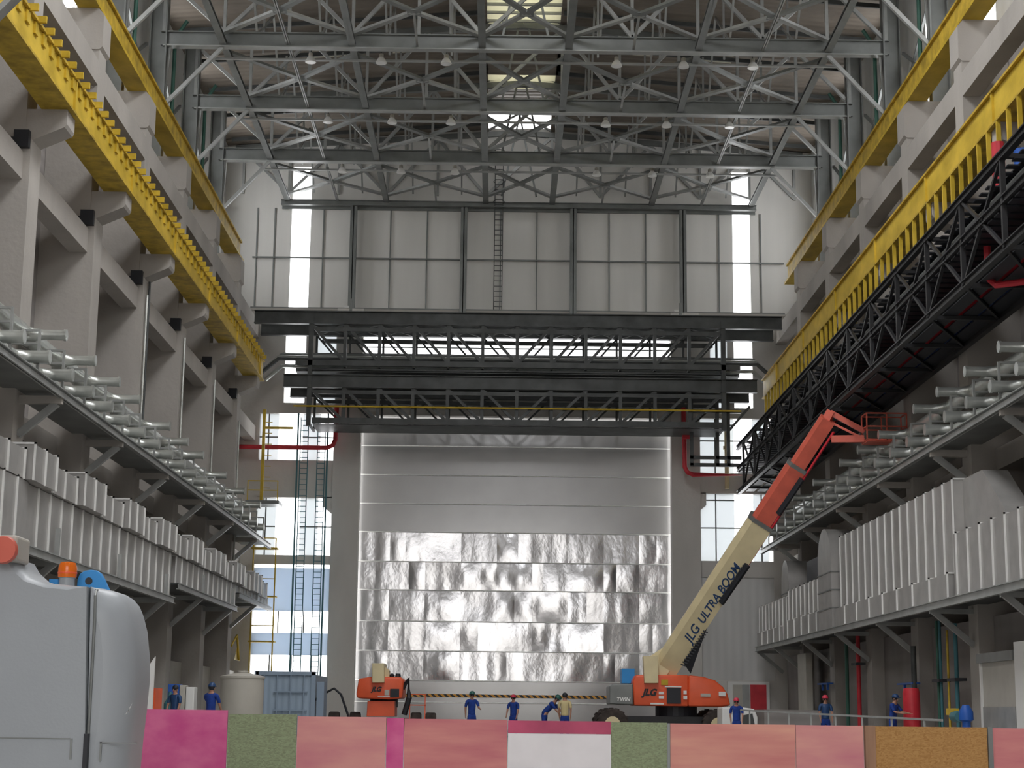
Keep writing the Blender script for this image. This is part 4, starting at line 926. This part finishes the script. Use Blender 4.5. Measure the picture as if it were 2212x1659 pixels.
for a, b, mt, lab, y in ((1868, 1890, 'wood', 'brown wooden post between the pink and chipboard sheets', YF-.01), (2132, 2142, 'steel', 'grey post right of the orange chipboard', YF-.02), (1441, 1447, 'steel', 'thin dark post right of the green sheet near the middle', YF-.01)):
    tag(MB().box(fx(a), fx(b), y, YF+.06, 0, .93).build('fence_post', mt), lab, 'fence post', 'fence posts')
# ------------------------------------------------------------------ grey machine in the left foreground
YM = 10.0
mc = thing('grey_machine', 'rounded pale grey machine hood filling the lower left corner', 'machine', (-3.6, YM+.8, 0))
def pm(px, py, dy=0): p = at(px, py, YM+dy); return (p.x, p.z)
rt = [pm(x, y, .1+.32*min(1, max(0, (x-205)/100))) for x, y in ((200, 1700), (200, 1269), (225, 1272), (252, 1279), (275, 1291), (293, 1308), (305, 1332), (313, 1365), (318, 1420), (318, 1470), (311, 1540), (303, 1600), (292, 1700))]
rt = [(rt[0][0], .12)]+rt[1:-1]+[(rt[-1][0]-.02, .12)]
def loft(poly, wt, rings, name):
    n = len(poly); m_ = MB(); v = []
    cx = sum(p[0] for p in poly)/n; cz = sum(p[1] for p in poly)/n
    for y, ins in rings:
        for i, (x, z) in enumerate(poly):
            a = Vector(poly[i-1]); b = Vector(poly[(i+1) % n]); tv = (b-a).normalized(); nv = Vector((-tv.y, tv.x))
            if nv.dot(Vector((cx-x, cz-z))) < 0: nv = -nv
            v.append((x+nv.x*ins*wt[i], y, z+nv.y*ins*wt[i]))
    f = [list(range(n)), list(range(len(v)-n, len(v)))]
    for r in range(len(rings)-1):
        for i in range(n): f.append((r*n+i, r*n+(i+1) % n, (r+1)*n+(i+1) % n, (r+1)*n+i))
    o = m_.raw(v, f).build(name, 'mgrey', mc, smooth=True)
    for p in o.data.polygons:
        if len(p.vertices) > 6: p.use_smooth = False
    return o
RG = [(YM, .17), (YM+.012, .11), (YM+.05, .05), (YM+.11, .015), (YM+.18, 0), (YM+.5, 0)]
loft(rt, [0, .08]+[.6]*1+[1]*(len(rt)-4)+[1], RG, 'side_hood') if len(rt) == 13 else None
lf = [pm(x, y) for x, y in ((192, 1700), (192, 1268), (150, 1262), (100, 1257), (62, 1245), (40, 1225), (28, 1204), (5, 1198), (-200, 1195), (-320, 1210), (-350, 1700))]
lf = [(lf[0][0], .12)]+lf[1:-1]+[(lf[-1][0], .12)]
loft(lf, [0, .08]+[.45]*(len(lf)-2), [(y-.03, i_*.45) for y, i_ in RG], 'main_hood')
xa = pm(192, 1400)[0]; xb = pm(200, 1400)[0]
MB().box(xa-.03, xb+.03, YM+.05, YM+.45, .14, 1.64).build('seam_gap', 'black', mc)
MB().box(-5.2, -3.3, YM+.45, YM+1.8, .12, 1.58).build('rear_body', 'mgrey', mc, bevel=.08, smooth=True)
# rounded rubber strip in the seam
MB().tube([(xb+.004, YM-.005, .8), (xb+.004, YM-.005, 1.5), (xb-.005, YM+.01, 1.64), (xb-.01, YM+.05, 1.675), (xb-.01, YM+.5, 1.69)], .009, 8).build('seam_strip', 'steel', mc)
MB().box(pm(187, 1560)[0], pm(196, 1560)[0], YM-.05, YM, .12, .86).build('latch_bar', 'black', mc)
# pressed panel lines
f = MB()
for (x0, y0, x1, y1) in ((-40, 1592, 155, 1595), (155, 1595, 157, 1640), (216, 1603, 296, 1604), (216, 1603, 218, 1645)):
    a = pm(x0, y0); b = pm(x1, y1); f.box(a[0], max(b[0], a[0]+.006), YM-.036 if x1 < 190 else YM-.004, YM-.028 if x1 < 190 else YM+.004, min(b[1], a[1]-.006), a[1])
f.build('panel_grooves', 'steel', mc)
bc = thing('warning_beacon', 'orange warning beacon on the hood of the grey machine', 'beacon', (pm(145, 1250)[0], YM+.4, pm(145, 1250)[1]))
c0 = OFF[bc.name]; c0 = Vector((at(145, 1252, YM+.4).x, YM+.4, at(145, 1256, YM+.4).z))
MB().lathe(c0, [(.045, -.03), (.045, .02), (.052, .022)], 20).build('base', 'mgrey', bc, smooth=True)
MB().lathe(c0, [(.053, .022), (.056, .035), (.055, .085), (.045, .112), (.02, .118)], 24).build('lens', 'amber', bc, smooth=True)
MB().lathe(c0, [(.057, .045), (.058, .05), (.057, .055)], 24).build('lens_ring', 'org', bc)
MB().box(at(-10, 1200, YM-.1).x, at(34, 1200, YM-.1).x, YM-.08, YM+.2, at(10, 1215, YM).z, at(10, 1158, YM).z).build('lamp_housing', 'tank', mc, bevel=.02)
rk = tag(MB().lathe((at(10, 1190, YM-.1).x, YM-.15, at(10, 1192, YM).z), [(.075, 0), (.082, .03), (.07, .08), (.03, .1)], 20, 'Y').build('red_round_lamp', C_['bred'], smooth=True), 'round red lamp at the left edge on the grey machine', 'lamp')
lg = thing('lifting_lug', 'bright blue lifting lug with a hole on top of the grey machine', 'lifting lug', (at(205, 1270, YM+.5).x, YM+.5, at(205, 1275, YM+.5).z))
YQ = YM+.5
prof = [(165, 1275), (167, 1252), (172, 1240), (182, 1233), (196, 1231), (208, 1232), (217, 1238), (224, 1250), (231, 1266), (240, 1285)]
MB().prism([(at(x, y, YQ).x, at(x, y, YQ).z) for x, y in prof], YQ, YQ+.05).build('lug_plate', 'lblue', lg, bevel=.006)
c = at(192, 1255, YQ); MB().lathe((c.x, YQ-.006, c.z), [(.022, 0), (.022, .01)], 18, 'Y').build('lug_hole', 'black', lg)
MB().box(at(106, 1258, YQ).x, at(125, 1258, YQ).x, YQ, YQ+.05, at(110, 1275, YQ).z, at(110, 1251, YQ).z).build('lug_foot', 'lblue', lg)
# small lightning shaped mark on the hood
MB().raw([(pm(270, 1540)[0], YM-.004, pm(0, 1542)[1]), (pm(281, 1518)[0], YM-.004, pm(0, 1526)[1]), (pm(279, 1528)[0], YM-.004, pm(0, 1533)[1]), (pm(287, 1512)[0], YM-.004, pm(0, 1514)[1]), (pm(275, 1532)[0], YM-.004, pm(0, 1536)[1])], [(0, 1, 2), (2, 3, 4)]).build('white_mark', 'white', mc)
# pale roof corner at the very top left: a tarpaulin edge with blue lining
tag(MB().bar(at(-30, 60, 30), at(50, -20, 30), .3, .06).bar(at(-30, 48, 29.8), at(40, -22, 29.8), .06, .1).build('overhead_gantry', 'steell'), 'pale overhead bar crossing the top left corner', 'bar')
# ------------------------------------------------------------------ people
def skin_mesh(name, chains, m_, parent, sub=1):
    """chains: list of lists of (x,y,z,r); first vertex of first chain is the root; identical points are merged"""
    bm = bmesh.new(); lay = bm.verts.layers.skin.verify(); vs = {}
    first = True
    for ch in chains:
        pv = None
        for (x, y, z, r) in ch:
            k = (round(x, 4), round(y, 4), round(z, 4))
            if k not in vs:
                v = bm.verts.new((x, y, z)); rr = r if isinstance(r, tuple) else (r, r); v[lay].radius = rr; v[lay].use_root = first; first = False; vs[k] = v
            v = vs[k]
            if pv and pv != v and not bm.edges.get((pv, v)): bm.edges.new((pv, v))
            pv = v
    me = bpy.data.meshes.new(name); bm.to_mesh(me); bm.free(); me.materials.append(C_[m_])
    o = bpy.data.objects.new(name, me); COL.objects.link(o); o.parent = parent
    s_ = o.modifiers.new('s', 'SKIN'); s_.use_smooth_shade = True
    u = o.modifiers.new('u', 'SUBSURF'); u.levels = sub; u.render_levels = sub
    return o
def person(label, x, y, rz, top='navy', legs='navy', hat=None, hair='black', lean=0, arms=((.25, .1), (.25, .1)), scale=1, zoff=0, group='workers in the hall'):
    """lean = forward pitch of the torso (rad); arms = per side (raise forward, elbow bend)"""
    p = thing('person', label, 'person', (x, y, zoff), group); p.rotation_euler = (0, 0, rz); p.scale = (scale,)*3
    OFF[p.name] = Vector()
    def T(px, py, pz):          # torso point leant about the hip (z=.95), facing -Y
        dz = pz-.95
        return (px, py*math.cos(lean)-dz*math.sin(lean), .95+dz*math.cos(lean)+py*math.sin(lean)*-1)
    def tp(px, py, pz, r): a = T(px, py, pz); return (a[0], a[1], a[2], r)
    pelvis = (0, 0, .95, (.12, .09))
    chest = tp(0, 0, 1.3, (.13, .09)); neckb = tp(0, 0, 1.45, (.10, .08)); neck = tp(0, -.01, 1.53, .055); head = tp(0, -.02, 1.63, (.078, .092)); crown = tp(0, -.01, 1.72, (.062, .075))
    ch = [[pelvis, tp(0, 0, 1.12, (.11, .085)), chest, neckb, neck, head, crown]]
    sleeves = []; hands = []
    for s, (rf_, eb) in zip((-1, 1), arms):
        sh = tp(s*.19, 0, 1.42, .058)
        a1 = rf_+lean*.0
        ex, ey, ez = sh[0]+s*.05, sh[1]-.28*math.sin(a1+lean*.2), sh[2]-.28*math.cos(a1+lean*.2)
        wx, wy, wz = ex-s*.02, ey-.25*math.sin(a1+eb+lean*.2), ez-.25*math.cos(a1+eb+lean*.2)
        ch.append([neckb, sh, (ex, ey, ez, .042), (wx, wy, wz, .03)])
        dirh = Vector((wx-ex, wy-ey, wz-ez)).normalized()
        pl = Vector((wx, wy, wz))+dirh*.07
        ch[-1].append((pl.x, pl.y, pl.z, (.036, .018)))
        for fi in range(4):
            q = pl+dirh*(.085 if fi in (1, 2) else .07)+Vector((.0, (fi-1.5)*.02-.02, 0)); q0 = pl+dirh*.03+Vector((0, (fi-1.5)*.018, 0))
            ch.append([(pl.x, pl.y, pl.z, (.036, .018)), (q0.x, q0.y, q0.z, .009), (q.x, q.y, q.z, .008)])
        th = pl+Vector((0, -.045, 0))+dirh*.01
        ch.append([(pl.x, pl.y, pl.z, (.036, .018)), (th.x, th.y, th.z, .010)])
        sleeves.append([tp(0, 0, 1.43, .115), tp(s*.19, 0, 1.42, .075), ((sh[0]+ex)/2+s*.01, (sh[1]+ey)/2, (sh[2]+ez)/2, .062), (ex, ey, ez+.03, .056)])
    for s in (-1, 1):
        ch.append([pelvis, (s*.10, 0, .86, .09), (s*.11, -.02, .5, .058), (s*.12, .01, .1, .04), (s*.12, -.12, .04, .035)])
    skin_mesh('body', ch, 'skin', p)
    skin_mesh('shirt', [[(0, 0, .86, (.17, .135)), (0, 0, .97, (.168, .13)), tp(0, 0, 1.1, (.155, .12)), tp(0, 0, 1.3, (.185, .13)), tp(0, 0, 1.43, .115)]]+sleeves, top, p)
    skin_mesh('trousers', [[(0, 0, 1.02, (.15, .12)), (0, 0, .88, (.15, .12)), (.10, 0, .78, .10), (.115, -.02, .5, .078), (.12, .01, .13, .07)], [(0, 0, .88, .15), (-.10, 0, .78, .10), (-.115, -.02, .5, .078), (-.12, .01, .13, .07)]], legs, p)
    for s in (-1, 1):
        MB().box(s*.12-.05, s*.12+.05, -.2, .08, 0, .1).build('boot', 'black', p, bevel=.02)
    hc_ = Vector(T(0, -.02, 1.66)); 
    def hm(mb_, nm_, mt_, **k):
        R_ = Matrix.Rotation(lean*.8, 4, 'X'); mb_.v = [hc_+(R_ @ v) for v in mb_.v]; return mb_.build(nm_, mt_, p, **k)
    hm(MB().lathe((0, -.095, -.045), [(.02, 0), (.012, .03), (.006, .05)], 8), 'nose', 'skin', smooth=True)
    f_ = MB()
    for s in (-1, 1): f_.lathe((s*.032, -.088, .0), [(.011, -.008), (.011, .004)], 8, 'Y')
    hm(f_, 'eyes', 'black'); hm(MB().box(-.025, .025, -.098, -.088, -.075, -.066), 'mouth', 'hat_r')
    f_ = MB()
    for s in (-1, 1): f_.lathe((s*.084, .0, -.02), [(.028, -.008), (.03, .008)], 8, 'X')
    hm(f_, 'ears', 'skin')
    prof_ = [(.103, .02), (.106, .04), (.098, .08), (.072, .12), (.03, .14), (.005, .143)]
    if hat:
        m2 = MB().lathe((0, .0, 0), [(.118, .03), (.116, .05), (.105, .09), (.078, .135), (.035, .155), (.005, .158)], 16)
        m2.v = [Vector((v.x, v.y*1.15, v.z)) for v in m2.v]; hm(m2, 'helmet', hat, smooth=True)
        hm(MB().box(-.07, .07, -.19, -.09, .028, .042), 'helmet_peak', hat, bevel=.005)
        m3 = MB().lathe((0, .02, -.07), [(.06, 0), (.088, .03), (.098, .08), (.1, .1)], 14); hm(m3, 'hair', hair, smooth=True) 
    else:
        m2 = MB().lathe((0, .015, 0), [(.085, -.04)]+prof_, 16); hm(m2, 'hair', hair, smooth=True)
    return p
C_['hair'] = C_['black']
def hpos(px, Y): return at(px, 1540, Y).x
person('worker in blue coverall and dark helmet standing before the cream tank, back turned', hpos(455, 52.5), 52.5, PI*.9, 'navy', 'black', 'hat_b', arms=((.3, .5), (.9, .9)))
person('worker in navy coverall and green helmet before the big door, leftmost of the four', hpos(1019, 69), 69, PI*.1, 'navy', 'navy', 'hat_g', arms=((-.2, .1), (.5, .9)), scale=1.02)
person('worker in navy coverall and red helmet before the big door', hpos(1109, 73), 73, -.4, 'navy', 'navy', 'hat_r', arms=((.3, .3), (.2, .2)), scale=.98)
person('worker in navy bending forward beside the man in the cream shirt', hpos(1176, 71), 71, PI*.42, 'navy', 'navy', 'hat_g', lean=.75, arms=((.5, .1), (.6, .2)), scale=1.08)
person('man in a cream shirt and navy trousers before the big door, back turned', hpos(1220, 69.5), 69.5, PI*.97, 'cream', 'navy', None, arms=((-.1, .1), (.1, .2)), scale=1.02)
person('worker in navy coverall and red helmet right of the large boom lift', hpos(1591, 61.5), 61.5, -.2, 'navy', 'navy', 'hat_r', arms=((-.1, .1), (.2, .2)), scale=.9)
person('worker with red helmet and orange straps behind the guard rail on the right', hpos(1783, 66), 66, 0, 'hat_b', 'navy', 'hat_r', arms=((.2, .2), (.2, .2)))
person('worker in blue with blue helmet beside the tall red cylinder', hpos(1928, 60.5), 60.5, .8, 'navy', 'navy', 'hat_b', lean=.15, arms=((.6, .8), (.6, .8)))
person('man in blue behind the left column beside the blue cabinet', hpos(377, 57.5), 57.5, -.5, 'hat_b', 'navy', None, arms=((.2, .2), (.2, .2)), scale=1.0)
